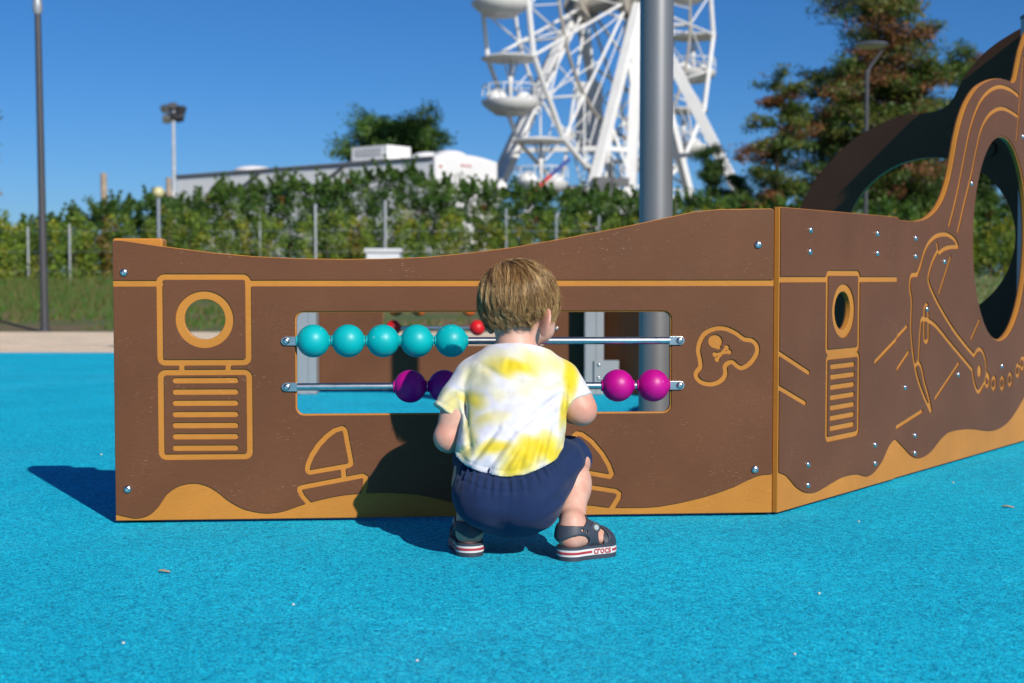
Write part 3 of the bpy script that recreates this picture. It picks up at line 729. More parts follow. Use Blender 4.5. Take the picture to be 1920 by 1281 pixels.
# utility cabinet
uz = 19.0; up = at(720, 466, uz); cb = thing('utility_cabinet', 'pale grey utility cabinet with a flat lid before the hedge', 'cabinet', (up.x, uz, slope(uz) - 0.012))
M_CAB = simple('pale_grey_cabinet', (0.52, 0.54, 0.57), 0.5)
hh = up.z - slope(uz)
mb = MB(); mb.box((0, 0, hh / 2 - 0.02), (0.44, 0.30, hh - 0.04)); mb.build('cabinet_body', M_CAB, cb)
mb = MB(); mb.box((0, 0, hh - 0.015), (0.49, 0.35, 0.05)); mb.build('lid', M_CAB, cb)
mb = MB(); mb.box((0, -0.156, hh / 2 - 0.03), (0.38, 0.012, hh - 0.16)); d_ = mb.build('door', M_CAB, cb)
mb = MB(); mb.box((0.15, -0.168, hh / 2), (0.02, 0.012, 0.09)); mb.build('handle', M_LAMP, d_)

# ------------------------------------------------------------------ foliage tools
def leaf_quads(P, size, tint, jit=0.25, aspect=2.0, flat=0.0, name='foliage'):
    """one small diamond leaf per point, with random facing"""
    n = len(P); P = np.asarray(P, np.float32)
    a = rng.normal(size=(n, 3)); a[:, 2] += flat; a /= np.linalg.norm(a, axis=1, keepdims=True)
    b = np.cross(a, rng.normal(size=(n, 3))); b /= np.linalg.norm(b, axis=1, keepdims=True)
    c = np.cross(a, b); s = (size * rng.uniform(0.6, 1.4, (n, 1)))
    b = b * s; c = c * s / aspect
    V = np.stack([P - b, P + c * 1.0 - b * 0.1, P + b, P - c * 1.0 - b * 0.1], 1).reshape(-1, 3)
    F = np.arange(n * 4).reshape(-1, 4)
    me = np_mesh(name, V, F, M_LEAF, False)
    t = np.asarray(tint, np.float32) * rng.uniform(1 - jit, 1 + jit, (n, 1)).astype(np.float32)
    point_attr(me, 'tint', np.repeat(t, 4, 0)); return me
def clumps(C, R, per, squash=0.8):
    C = np.asarray(C); n = len(C)
    d = rng.normal(size=(n, per, 3)); d /= np.linalg.norm(d, axis=2, keepdims=True)
    r = rng.uniform(0, 1, (n, per, 1)) ** 0.45
    R = np.asarray(R).reshape(-1, 1, 1) if np.ndim(R) else R
    return (C[:, None, :] + d * r * R * np.array([1, 1, squash])).reshape(-1, 3)

# ------------------------------------------------------------------ hedges and fence
def hedge_top(px_list, zd, X):
    p = [at(x, y, zd) for x, y in px_list]; return np.interp(X, [a.x for a in p], [a.z for a in p])
HZ = 27.8
topL = [(-400, 405), (0, 408), (100, 400), (250, 408), (400, 398), (520, 405), (600, 398), (760, 402), (900, 398), (1010, 405), (1190, 400), (1300, 395), (1500, 400), (1800, 400), (2400, 405)]
stems = np.arange(-15.0, 16.0, 0.19); C = []; R = []; T = []
for x in stems:
    x = x + rng.normal() * 0.05; y = HZ + rng.normal() * 0.16
    ht = hedge_top(topL, HZ, x) + rng.normal() * 0.10 - 0.05; z0 = 0.40
    if abs(x - at(553, 440, HZ).x) < 0.17: continue
    vig = rng.uniform(0.75, 1.25); dead = rng.random() < 0.06
    for z in np.arange(z0 - 0.02, ht, 0.07):
        if rng.random() < 0.08 and z > z0 + 0.3: continue
        t = (z - z0) / (ht - z0)
        C.append((x + rng.normal() * 0.07, y + rng.normal() * 0.07, z)); R.append(rng.uniform(0.08, 0.16) * (1.25 - 0.35 * t))
        base = np.array((0.145, 0.215, 0.030)) if not dead else np.array((0.22, 0.14, 0.04))
        if rng.random() < 0.24: base = np.array((0.250, 0.250, 0.026))
        T.append(base * vig)
PTS = clumps(C, R, 32, 1.25); TT = np.repeat(np.array(T), 32, 0)
hd = thing('hedge', 'low yellow-green leafy hedge growing along the wire fence', 'hedge', (0, HZ, 0.40))
o = obj('foliage', leaf_quads(PTS - np.array([0, HZ, 0.40]), 0.031, TT, 0.4), None, hd)
mb = MB()
for x in stems[::2]: mb.tube([(x, rng.normal() * 0.06, 0), (x + rng.normal() * 0.03, 0, 0.9)], [0.014, 0.006], 4)
mb.build('stem', M_BARK, hd)
# taller, darker hedge behind
HZ2 = 29.6
topB = [(-400, 420), (0, 424), (110, 415), (150, 396), (200, 385), (300, 372), (360, 370), (420, 352), (470, 350), (520, 338), (600, 345), (660, 330), (710, 318), (760, 314), (800, 328), (850, 345), (900, 346), (960, 352), (1050, 362), (1120, 360), (1190, 366), (1270, 372), (1330, 376), (1500, 380), (1900, 380), (2400, 390)]
C = []; R = []; T = []
for k in range(6200):
    x = rng.uniform(-15, 16); ht = hedge_top(topB, HZ2, x)
    n1 = 0.14 * math.sin(x * 5.1) + 0.10 * math.sin(x * 11.7 + 1) + 0.06 * math.sin(x * 23 + 2)
    t = rng.random() ** 0.75; z = 0.42 + t * (ht + n1 - 0.54)
    y = HZ2 + rng.normal() * 0.38 - (1 - t) * 0.2
    C.append((x, y, z)); R.append(rng.uniform(0.09, 0.20))
    b = np.array((0.055, 0.120, 0.024)); u = rng.random()
    if u < 0.25: b = np.array((0.100, 0.170, 0.026))
    if u > 0.985: b = np.array((0.22, 0.085, 0.03))
    T.append(b * rng.uniform(0.7, 1.25))
# upright sprays along the crest
for x in np.arange(-14, 14, 0.085):
    ht = hedge_top(topB, HZ2, x); x = x + rng.normal() * 0.06; L = rng.uniform(0.10, 0.42); a = rng.normal() * 0.5
    yy = HZ2 + rng.normal() * 0.3
    for s in np.linspace(0, 1, 5):
        C.append((x + math.sin(a) * L * s, yy, ht - 0.16 + L * s)); R.append(0.10 * (1 - s * 0.75)); T.append(np.array((0.065, 0.125, 0.022)) * rng.uniform(0.8, 1.4))
PTS = clumps(C, R, 36, 0.9); TT = np.repeat(np.array(T), 36, 0)
hd2 = thing('hedge', 'tall dark green bushy hedge with a ragged top behind the low hedge', 'hedge', (0, HZ2, 0.40))
obj('foliage', leaf_quads(PTS - np.array([0, HZ2, 0.40]), 0.037, TT, 0.35), None, hd2)
mb = MB()
for x in np.arange(-14.5, 15.5, 0.55): mb.tube([(x, rng.normal() * 0.1, 0), (x + rng.normal() * 0.1, rng.normal() * 0.1, 1.2)], [0.035, 0.015], 5)
mb.build('stem', M_BARK, hd2)
# wire fence with steel posts
FZ = 27.62; fe = thing('wire_fence', 'galvanised post and wire fence standing in the low hedge', 'fence', (0, FZ, 0.39))
PM = None
for x, yt in ((52, 425), (130, 420), (300, 360), (487, 398), (591, 383), (722, 376), (949, 391), (1043, 400), (1123, 404), (1330, 400)):
    if x == 300: continue
    p = at(x, yt, FZ); mb = MB(); mb.tube([(0, 0, 0), (0, 0, p.z - 0.39)], 0.030 if x in (591, 722) else 0.022, 8); mb.build('fence_post', M_GALV, fe, (p.x, 0, 0), smooth=True)
mb = MB()
for z in (0.25, 0.65, 1.05): mb.tube([(-11, 0, z), (5, 0, z)], 0.003, 4)
mb.build('fence_wire', M_GALV, fe)

# ------------------------------------------------------------------ trees
def tree(name, label, x, zd, z0, h, crown, dens, leafsize, tints, trunk_r, bare=0.25, seed=1, spread=1.0, group=None, brown=None, droop=0.15, per=26, clr=0.22, nb=46):
    """limbed tree: tapering trunk, rising limbs, twigs, leaf sprays along the limbs"""
    R_ = np.random.default_rng(seed); t = thing(name, label, 'tree', (x, zd, z0), group=group)
    trunk = []; px_, py_ = 0.0, 0.0
    for i in range(9):
        trunk.append(Vector((px_, py_, h * 0.97 * i / 8))); px_ += R_.normal() * 0.035 * h / 5; py_ += R_.normal() * 0.035 * h / 5
    mb = MB(); mb.tube(trunk, [trunk_r * (1 - 0.9 * i / 8) for i in range(9)], 8)
    C = []; Rr = []; T = []
    for k in range(nb):
        u = bare + (1 - bare) * (k + R_.random()) / nb; i = min(7, int(u * 8)); f = u * 8 - i
        b = trunk[i].lerp(trunk[i + 1], f)
        L = crown(u) * spread * R_.uniform(0.55, 1.1); az = R_.uniform(0, 6.283); el = R_.uniform(0.05, 0.55) * (0.4 + u)
        d = Vector((math.cos(az) * math.cos(el), math.sin(az) * math.cos(el), math.sin(el)))
        pts = [b]; m = 6
        for s in range(1, m + 1):
            q = b + d * (L * s / m) + Vector((R_.normal(), R_.normal(), R_.normal())) * L * 0.05 + Vector((0, 0, -droop * L * (s / m) ** 2)); pts.append(q)
        mb.tube(pts, [max(0.006, trunk_r * 0.42 * (1 - u * 0.7) * (1 - 0.85 * s / m)) for s in range(m + 1)], 5, cap=False)
        side = d.cross(Vector((0, 0, 1)))
        bt = brown(u, d, R_) if brown else False
        leafy = R_.random() < dens
        for s in range(1, m + 1):
            for j in range(2):
                tw = pts[s] + side * R_.normal() * L * 0.16 * (0.4 + s / m) + Vector((0, 0, R_.uniform(-0.02, 0.22) * L * 0.4))
                if s > 1: mb.tube([pts[s - 1], tw], [0.010, 0.004], 3, cap=False)
                if leafy and R_.random() < 0.42 + 0.5 * s / m:
                    C.append(tuple(tw)); Rr.append(clr * R_.uniform(0.6, 1.3) * (h / 5) ** 0.4)
                    c = tints[2] if bt else tints[0 if R_.random() < 0.68 else 1]
                    T.append(np.array(c) * R_.uniform(0.75, 1.3))
    mb.build('trunk', M_BARK, t, smooth=True)
    if C:
        per = int(per * 1.7); PTS = clumps(C, Rr, per, 0.66); obj('crown', leaf_quads(PTS, leafsize * 0.72, np.repeat(np.array(T), per, 0), 0.4, 2.6), None, t)
    return t
GREEN = ((0.040, 0.085, 0.018), (0.085, 0.125, 0.020), (0.17, 0.080, 0.035))
OLIVE = ((0.060, 0.108, 0.021), (0.140, 0.150, 0.028), (0.19, 0.085, 0.036))
def con(lo, hi, top): return lambda u: (hi if u < 0.55 else hi + (top - hi) * (u - 0.55) / 0.45) * (1.0 if u > lo else 0.6)
def brn(p): return lambda u, d, R_: R_.random() < p
tz_ = 0.42
def place(x, ytop, zd): p = at(x, ytop, zd); return p.x, p.z - tz_
x, h = place(1452, 140, 30.0)
tree('conifer_tree', 'slender half-bare conifer standing left of the other right-hand trees', x, 30.0, tz_, h, con(0.3, 0.98, 0.55), 0.86, 0.055, OLIVE, 0.085, 0.22, 11, 1.0, 'trees on the right', brn(0.16), per=24, clr=0.22, nb=66)
x, h = place(1640, -50, 31.0)
tree('conifer_tree', 'tall ragged conifer with rusty dead sprays reaching above the frame', x, 31.0, tz_, h, con(0.3, 1.5, 1.15), 0.86, 0.06, OLIVE, 0.15, 0.28, 5, 1.0, 'trees on the right', brn(0.19), per=30, clr=0.27, nb=112)
x, h = place(1725, 120, 30.5)
tree('conifer_tree', 'broad rusty-brown conifer right of the disc-headed lamp', x, 30.5, tz_, h, con(0.35, 1.25, 0.85), 0.9, 0.06, OLIVE, 0.12, 0.36, 8, 1.0, 'trees on the right', brn(0.28), per=28, clr=0.28, nb=90)
x, h = place(1560, 120, 32.0)
tree('conifer_tree', 'dark green conifer filling in behind the slender one', x, 32.0, tz_, h, con(0.2, 1.05, 0.7), 0.88, 0.055, OLIVE, 0.10, 0.22, 14, 1.0, 'trees on the right', brn(0.2), per=26, clr=0.26, nb=84)
x, h = place(1825, 95, 34.0)
tree('conifer_tree', 'dark conifer partly hidden behind the top of the arch', x, 34.0, tz_, h, con(0.3, 1.0, 0.6), 0.9, 0.06, GREEN, 0.12, 0.25, 21, 1.0, 'trees on the right', brn(0.12), per=26, clr=0.27, nb=56)
x, h = place(1690, 290, 36.0)
tree('bare_tree', 'grey leafless tree seen through the arch hole', x, 36.0, tz_, h, con(0.1, 1.1, 0.8), 0.12, 0.05, OLIVE, 0.10, 0.12, 31, 1.0, None, brn(0.5), nb=60)
for (xx, yt, sd, lab) in ((1760, 320, 41, 'small dark green tree behind the arch hole'), (1860, 300, 43, 'small green tree seen through the oval opening'), (1335, 275, 47, 'small bushy green tree at the foot of the big wheel'), (1385, 330, 48, 'low green bush right of the big wheel')):
    zd = 33.0 if xx > 1500 else 34.5; x, h = place(xx, yt, zd)
    tree('small_tree', lab, x, zd, tz_, h, con(0.1, 0.62, 0.3), 0.97, 0.05, ((0.035, 0.080, 0.015), (0.06, 0.11, 0.02), (0.1, 0.1, 0.03)), 0.06, 0.15, sd, 1.0, None, None, per=28, clr=0.24, nb=34)
# round tree behind the trailer
x, h = place(735, 236, 48.0)
tree('broadleaf_tree', 'rounded dark green tree rising behind the white trailer', x, 48.0, tz_, h, lambda u: 2.0 * math.sqrt(max(0.05, 1 - ((u - 0.72) / 0.34) ** 2)), 1.0, 0.085, ((0.055, 0.125, 0.020), (0.095, 0.165, 0.026), (0.1, 0.1, 0.03)), 0.16, 0.45, 52, 1.0, None, None, droop=0.0, per=34, clr=0.42, nb=70)
x, h = place(-75, 170, 30.0)
tree('broadleaf_tree', 'russet-tinged tree just peeking in at the left edge', x, 30.0, tz_, h, con(0.3, 0.95, 0.7), 0.95, 0.06, OLIVE, 0.1, 0.4, 60, 0.9, None, brn(0.5), per=24, clr=0.26, nb=44)

# ------------------------------------------------------------------ white trailer
M_TR = simple('white_trailer_paint', (0.66, 0.66, 0.66), 0.35, 0, 0.04, 2)
M_TRS = simple('trailer_side_panel', (0.78, 0.785, 0.79), 0.45, 0, 0.05, 1.5)
M_TRIM = simple('dark_trim', (0.10, 0.10, 0.11), 0.5)
M_GLASS = simple('tinted_pane', (0.03, 0.035, 0.04), 0.08)
cn = at(813, 294, 34.0); fr_ = at(331, 339, 40.3)
u_ = Vector((fr_.x - cn.x, fr_.y - cn.y, 0)); LT = u_.length; u_.normalize(); v_ = Vector((-u_.y, u_.x, 0)) * -1
if v_.x < 0: v_ = -v_
HT = cn.z - 0.43; WT = 2.25
trl = thing('trailer', 'long white fairground trailer parked behind the hedge with a roof air conditioner', 'trailer', (cn.x, cn.y, 0.43), math.atan2(u_.y, u_.x))
# local: x along the length (away to the left), y = towards -v
sg = -1.0
def tb(name, c, d, mat, par=None, bev=None):
    mb = MB(); mb.box((c[0], c[1] * sg, c[2]), d); return mb.build(name, mat, par or trl)
tb('trailer_body', (LT / 2, WT / 2, (HT + 0.7) / 2 + 0.0), (LT, WT, HT - 0.7), M_TRS)
mb = MB(); n_ = 10
prof = [(0, 0)] + [(WT * i / n_, 0.02 + 0.10 * math.sin(math.pi * i / n_)) for i in range(n_ + 1)] + [(WT, 0)]
V = []; 
for xx in (-0.01, LT + 0.01):
    for (yy, zz_) in prof: V.append((xx, yy * sg, HT - 0.0 + zz_))
m_ = len(prof); F = [tuple(range(m_)), tuple(range(2 * m_ - 1, m_ - 1, -1))] + [(i, (i + 1) % m_, m_ + (i + 1) % m_, m_ + i) for i in range(m_)]
mb.add(V, F); rf = mb.build('roof', M_TR, trl)
tb('roof_trim', (LT / 2, -0.015, HT - 0.02), (LT, 0.05, 0.07), M_TRIM)
tb('rear_wall', (-0.03, WT / 2, (HT + 0.7) / 2), (0.05, WT + 0.04, HT - 0.68), M_TR)
for i in range(3): tb('rear_marker_light', (-0.065, WT * 0.42 + i * 0.14, HT - 0.15), (0.03, 0.055, 0.055), simple('red_marker', (0.4, 0.06, 0.05), 0.3) if i == 0 else bpy.data.materials['red_marker'])
tb('rear_marker_light', (-0.065, 0.18, HT - 0.22), (0.03, 0.07, 0.05), bpy.data.materials['red_marker'])
tb('rear_door', (-0.07, WT * 0.55, HT * 0.5), (0.03, 1.1, HT * 0.62), M_TR)
tb('air_conditioner', (2.5, 0.75, HT + 0.25), (1.25, 0.85, 0.34), M_TR)
tb('vent_grille', (2.5, 0.312, HT + 0.27), (0.9, 0.02, 0.16), simple('vent_grey', (0.42, 0.43, 0.44), 0.6))
for xx in (0.5, 1.25):
    mb = MB(); mb.lathe([(0.42 * math.cos(t), 0.16 * math.sin(t)) for t in np.linspace(0, 1.5, 7)], 18, (xx, -WT * 0.5, HT + 0.10)); mb.build('roof_dome', M_TR, trl, smooth=True)
mb = MB(); mb.lathe([(0.55 * math.cos(t), 0.14 * math.sin(t)) for t in np.linspace(0, 1.5, 7)], 18, (7.6, -0.9, HT + 0.08)); mb.build('roof_dome', M_TR, trl, smooth=True)
for xx in (3.6, 5.4, 10.4):
    wn = tb('window', (xx, -0.02, HT - 0.72), (0.85, 0.05, 0.62), M_TR); tb('pane', (xx, -0.05, HT - 0.75), (0.62, 0.02, 0.40), M_GLASS, trl)
for xx in (6.2, 3.0): 
    mb = MB(); mb.beam((xx, 0.03, HT - 0.06), (xx + 0.9, 0.05, HT - 0.5), 0.12, 0.03); mb.build('awning_strut', M_TRIM, trl)
mb = MB()
for xx in (3.2, 4.3, 9.6):
    mb2 = MB(); mb2.lathe([(0.42, -0.12), (0.46, -0.08), (0.46, 0.08), (0.42, 0.12)], 20, (xx, -0.25, 0.46), Matrix.Rotation(math.pi / 2, 3, 'X')); mb2.build('wheel', M_TRIM, trl, smooth=True)

# ------------------------------------------------------------------ ferris wheel
M_FW = simple('white_wheel_paint', (0.64, 0.64, 0.63), 0.42, 0, 0.05, 2)
M_FWD = simple('worn_grey_steel', (0.34, 0.31, 0.27), 0.5, 0.2, 0.15, 2)
M_FWG = simple('light_grey_panel', (0.55, 0.56, 0.57), 0.5)
WZ = 46.0; KZ = FPX / WZ
hub = at(1140, 4, WZ); PHI = math.radians(57)
ax_ = Vector((math.sin(PHI), -math.cos(PHI), 0)); e_ = Vector((math.cos(PHI), math.sin(PHI), 0)); UP = Vector((0, 0, 1))
fwz = 0.43; fw = thing('ferris_wheel', 'white ferris wheel with bowl-shaped gondolas rising behind the hedge', 'ferris wheel', (hub.x, hub.y, fwz))
HC = Vector((0, 0, hub.z - fwz)); WR = 6.25; HW = 0.78
NG = 14
def rimp(k, r, side): 
    a = 2 * math.pi * k / NG + math.radians(-2); return HC + (e_ * math.cos(a) + UP * math.sin(a)) * r + ax_ * side * HW
for side, nm in ((-1, 'rim'), (1, 'rim')):
    mb = MB()
    for k in range(NG): mb.tube([rimp(k, WR, side), rimp(k + 1, WR, side)], 0.082 if side > 0 else 0.065, 8)
    mb.build('rim', M_FW, fw, smooth=True)
    mb = MB(); pts = [rimp(k / 4, WR * 0.70, side) for k in range(NG * 4 + 1)]
    mb.tube(pts, 0.055, 6); mb.build('inner_ring', M_FWD if side > 0 else M_FW, fw, smooth=True)
    for k in range(NG):
        mb = MB(); mb.tube([rimp(k, 0.35, side), rimp(k, WR, side)], 0.048, 6); 
        if side > 0: mb.tube([rimp(k + 0.28, WR * 0.70, side), rimp(k + 1.6, 0.40, side)], 0.022, 5)
        mb.tube([rimp(k + 0.5, WR * 0.97, side), rimp(k + 0.5, WR * 0.70, side)], 0.02, 5)
        mb.tube([rimp(k, WR * 0.70, side), rimp(k + 0.5, WR * 0.97, side)], 0.03, 5); mb.tube([rimp(k, WR * 0.70, side), rimp(k - 0.5, WR * 0.97, side)], 0.03, 5)
        mb.build('spoke', M_FW, fw, smooth=True)
for k in range(NG):
    mb = MB(); mb.tube([rimp(k, WR, -1), rimp(k, WR, 1)], 0.05, 6); mb.tube([rimp(k, WR * 0.70, -1), rimp(k, WR * 0.70, 1)], 0.04, 5)
    mb.tube([rimp(k, WR * 0.70, -1), rimp(k, WR, 1)], 0.03, 5); mb.tube([rimp(k, WR * 0.45, -1), rimp(k, WR * 0.7, 1)], 0.03, 5); mb.tube([rimp(k, WR * 0.45, 1), rimp(k, WR * 0.7, -1)], 0.03, 5)
    mb.build('cross_brace', M_FW, fw, smooth=True)
mb = MB(); Mh = ax_.to_track_quat('Z', 'Y').to_matrix()
mb.lathe([(0.28, -1.5), (0.28, -0.95), (0.62, -0.92), (0.62, -0.65), (0.30, -0.6), (0.30, 0.6), (0.62, 0.65), (0.62, 0.92), (0.28, 0.95), (0.28, 1.5)], 20, HC, Mh); mb.build('hub', M_FWD, fw, smooth=True)
gz0 = -HC.z
def leg(side, a, b, wd):
    top = HC + ax_ * side * 1.15; bot = Vector((0, 0, 0)) + ax_ * (side * 1.15 + a) + e_ * b; bot.z = 0
    mb = MB(); mb.beam(top, bot, wd, wd); mb.build('support_leg', M_FW, fw); return top, bot
L1 = leg(1, 0.1, -4.5, 0.26); L2 = leg(1, 0.9, -2.5, 0.32); L3 = leg(1, 4.5, 1.0, 0.30); L4 = leg(-1, -0.2, 4.2, 0.22); L5 = leg(-1, -4.4, -1.0, 0.32); L6 = leg(-1, -0.5, -6.0, 0.28); L7 = leg(1, 0.75, 3.8, 0.24)
mb = MB()
for (A_, B_) in ((L1, L2), (L3, L4), (L5, L6), (L1, L6)):
    for f in (0.55, 0.78): mb.beam(A_[0].lerp(A_[1], f), B_[0].lerp(B_[1], f), 0.14)
for (A_, B_) in ((L5, L6), (L1, L2), (L4, L7)):
    for f in (0.2, 0.45, 0.7): mb.beam(A_[0].lerp(A_[1], f), B_[0].lerp(B_[1], f + 0.2), 0.09)
mb.build('leg_brace', M_FW, fw)
dp_ = L1[0].lerp(L1[1], 0.72); mb = MB(); mb.box(dp_ + Vector((0.35, 0.1, 0.15)), (0.55, 0.5, 0.9)); mb.box(dp_ + Vector((0.9, 0, 0.45)), (0.5, 0.4, 0.25)); mb.build('drive_motor', M_TRIM, fw)
mb = MB(); mb.box(dp_ + Vector((0.55, 0, -0.45)), (1.9, 1.2, 0.10)); mb.build('drive_platform', M_FWG, fw)
mb = MB(); mb.box(Vector((-0.55, 0.8, HC.z - 3.6)), (0.85, 0.3, 2.3)); mb.build('control_box', M_FWG, fw)
# gondolas
def gondola_parts():
    n = 10; P = []
    bw = MB(); bw.lathe([(0.10, -0.26), (0.45, -0.24), (0.66, -0.10), (0.82, 0.04), (0.84, 0.16), (0.78, 0.18), (0.74, 0.02), (0.5, -0.06), (0.1, -0.08)], n); P.append(('bowl', bw.mesh('bowl', M_FW, True, 40)))
    sb = MB()
    for sx in (-1, 1):
        sb.lathe([(0.30 * math.cos(t), 0.30 * math.sin(t)) for t in np.linspace(-1.4, 1.4, 8)], 10, (sx * 0.50, 0, 0.16)); sb.box((sx * 0.42, 0, 0.10), (0.4, 1.0, 0.16))
    P.append(('seat', sb.mesh('seat', M_FW, True, 40)))
    ra = MB()
    for k in range(n):
        a = 2 * math.pi * k / n; b = 2 * math.pi * (k + 1) / n
        ra.tube([(0.80 * math.cos(a), 0.80 * math.sin(a), 0.58), (0.80 * math.cos(b), 0.80 * math.sin(b), 0.58)], 0.022, 5); ra.tube([(0.80 * math.cos(a), 0.80 * math.sin(a), 0.28), (0.80 * math.cos(a), 0.80 * math.sin(a), 0.58)], 0.018, 5)
    P.append(('railing', ra.mesh('railing', M_FW)))
    po = MB(); po.tube([(0, 0, -0.1), (0, 0, 1.42)], 0.055, 8); po.tube([(0, 0, 0.6), (0.28, 0, 1.33)], 0.025, 5); po.tube([(0, 0, 0.6), (-0.28, 0, 1.33)], 0.025, 5); P.append(('centre_pole', po.mesh('centre_pole', M_FW, True)))
    cn_ = MB(); cn_.lathe([(0.84, 1.32), (0.88, 1.36), (0.70, 1.43), (0.40, 1.48), (0.08, 1.51)], n); P.append(('canopy', cn_.mesh('canopy', M_FW, True, 30)))
    un = MB(); un.lathe([(0.46, -0.245), (0.12, -0.285)], n); P.append(('floor_plate', un.mesh('floor_plate', M_FWG)))
    return P
GP = gondola_parts()
for k in range(NG):
    p = (rimp(k, WR, -1) + rimp(k, WR, 1)) / 2
    g_ = obj(GP[0][0] if False else 'gondola', GP[0][1], None, fw, p - Vector((0, 0, 1.38)), (0, 0, 0.7))
    for nm, me in GP[1:]: obj(nm, me, None, g_)
# red and white barrier boom and small white kiosk dome near the foot of the wheel
bp0, bp1 = at(992, 366, 36.0), at(1068, 298, 36.0)
bb = thing('barrier_boom', 'raised red and blue barrier boom slanting up beside the ferris wheel', 'barrier', (bp0.x, 36.0, 0.43))
mb = MB(); q0_ = Vector((0, 0, bp0.z - 0.43)); q1_ = Vector((bp1.x - bp0.x, 0, bp1.z - 0.43)); mid = q0_.lerp(q1_, 0.55)
mb.beam(q0_, mid, 0.10); mb.build('red_boom', simple('red_boom_paint', (0.45, 0.03, 0.03), 0.45), bb)
mb = MB(); mb.beam(mid, q1_, 0.10); mb.build('blue_boom', simple('blue_boom_paint', (0.03, 0.05, 0.22), 0.45), bb)
mb = MB(); mb.box((0, 0, q0_.z / 2), (0.22, 0.22, q0_.z)); mb.build('barrier_post', M_FWG, bb)
dk = at(940, 352, 35.5); dd = thing('satellite_dish', 'small white round dish beside the trailer', 'dish', (dk.x, 35.5, 0.43))
mb = MB(); mb.lathe([(0.16 * math.cos(t), 0.10 * math.sin(t)) for t in np.linspace(-1.5, 1.5, 9)], 16, (0, 0, dk.z - 0.43), Matrix.Rotation(1.2, 3, 'X')); mb.build('reflector', M_TR, dd, smooth=True)
mb = MB(); mb.tube([(0, 0.05, 0), (0, 0.05, dk.z - 0.45)], 0.03, 8); mb.build('dish_mast', M_GALV, dd)
# ------------------------------------------------------------------ the child: implicit surfaces turned into meshes
def surface_nets(fn, lo, hi, h):
    lo = np.array(lo, np.float32); n = np.ceil((np.array(hi) - lo) / h).astype(int) + 1
    ax = [lo[i] + h * np.arange(n[i], dtype=np.float32) for i in range(3)]
    P = np.stack(np.meshgrid(*ax, indexing='ij'), -1).reshape(-1, 3)
    D = fn(P).reshape(n).astype(np.float32)
    for a in range(3):
        sl = [slice(None)] * 3; sl[a] = 0; D[tuple(sl)] = np.maximum(D[tuple(sl)], 1e-3); sl[a] = -1; D[tuple(sl)] = np.maximum(D[tuple(sl)], 1e-3)
    I = D < 0
    m = n - 1
    acc = np.zeros((*m, 3), np.float32); cnt = np.zeros(tuple(m), np.float32)
    def cor(dx, dy, dz): return (slice(dx, dx + m[0]), slice(dy, dy + m[1]), slice(dz, dz + m[2]))
    offs = [(0, 0, 0), (1, 0, 0), (0, 1, 0), (1, 1, 0), (0, 0, 1), (1, 0, 1), (0, 1, 1), (1, 1, 1)]
    for i, a in enumerate(offs):
        for b in offs[i + 1:]:
            if sum(abs(p - q) for p, q in zip(a, b)) != 1: continue
            da, db = D[cor(*a)], D[cor(*b)]; x = (da < 0) != (db < 0)
            if not x.any(): continue
            t = np.where(x, da / np.where(x, da - db, 1), 0)
            for k in range(3): acc[..., k] += np.where(x, a[k] + (b[k] - a[k]) * t, 0)
            cnt += x
    act = cnt > 0; idx = np.full(tuple(m), -1, np.int64); ii = np.argwhere(act); idx[act] = np.arange(len(ii))
    V = lo + h * (ii + acc[act] / cnt[act][:, None])
    F = []
    for a in range(3):
        b, c = (a + 1) % 3, (a + 2) % 3
        s0 = [slice(None)] * 3; s1 = [slice(None)] * 3; s0[a] = slice(0, -1); s1[a] = slice(1, None)
        A, B = I[tuple(s0)], I[tuple(s1)]
        e = np.argwhere(A != B); ok = (e[:, b] > 0) & (e[:, c] > 0) & (e[:, b] < m[b]) & (e[:, c] < m[c]); e = e[ok]
        if len(e) == 0: continue
        def g(db, dc):
            q = e.copy(); q[:, b] -= db; q[:, c] -= dc; return idx[q[:, 0], q[:, 1], q[:, 2]]
        Q = np.stack([g(1, 1), g(0, 1), g(0, 0), g(1, 0)], 1)
        ins = A[e[:, 0], e[:, 1], e[:, 2]]; Q[~ins] = Q[~ins][:, ::-1]; F.append(Q)
    F = np.concatenate(F); F = F[(F >= 0).all(1)]
    return V, F
def relax(V, F, it=2, lam=0.5):
    E = np.concatenate([F[:, [0, 1]], F[:, [1, 2]], F[:, [2, 3]], F[:, [3, 0]]]); E = np.concatenate([E, E[:, ::-1]])
    cnt = np.bincount(E[:, 0], minlength=len(V)).astype(np.float32)[:, None]
    for _ in range(it):
        s = np.stack([np.bincount(E[:, 0], V[E[:, 1], k], len(V)) for k in range(3)], 1); V = V + lam * (s / np.maximum(cnt, 1) - V)
    return V
def smin(a, b, k):
    h_ = np.clip(0.5 + 0.5 * (b - a) / k, 0, 1); return b + (a - b) * h_ - k * h_ * (1 - h_)
def cone(P, a, b, ra, rb, sc=None):
    a = np.array(a, np.float32); b = np.array(b, np.float32); Q = P - a; d = b - a
    if sc is not None: sc = np.array(sc, np.float32); Q = Q * sc; d = d * sc
    t = np.clip(Q @ d / (d @ d), 0, 1); return np.linalg.norm(Q - t[:, None] * d, axis=1) - (ra + (rb - ra) * t)
def ell(P, c, r, R=None):
    Q = P - np.array(c, np.float32)
    if R is not None: Q = Q @ np.array(R, np.float32).T
    r = np.array(r, np.float32); k0 = np.linalg.norm(Q / r, axis=1); k1 = np.linalg.norm(Q / (r * r), axis=1)
    return k0 * (k0 - 1) / np.maximum(k1, 1e-6)
def vnoise(P, sc, seed=0):
    r = np.random.default_rng(seed); o = np.zeros(len(P), np.float32)
    for i in range(7):
        k = r.normal(size=3).astype(np.float32) * sc; o += np.sin(P @ k + r.uniform(0, 6.28))
    return o / 3.5

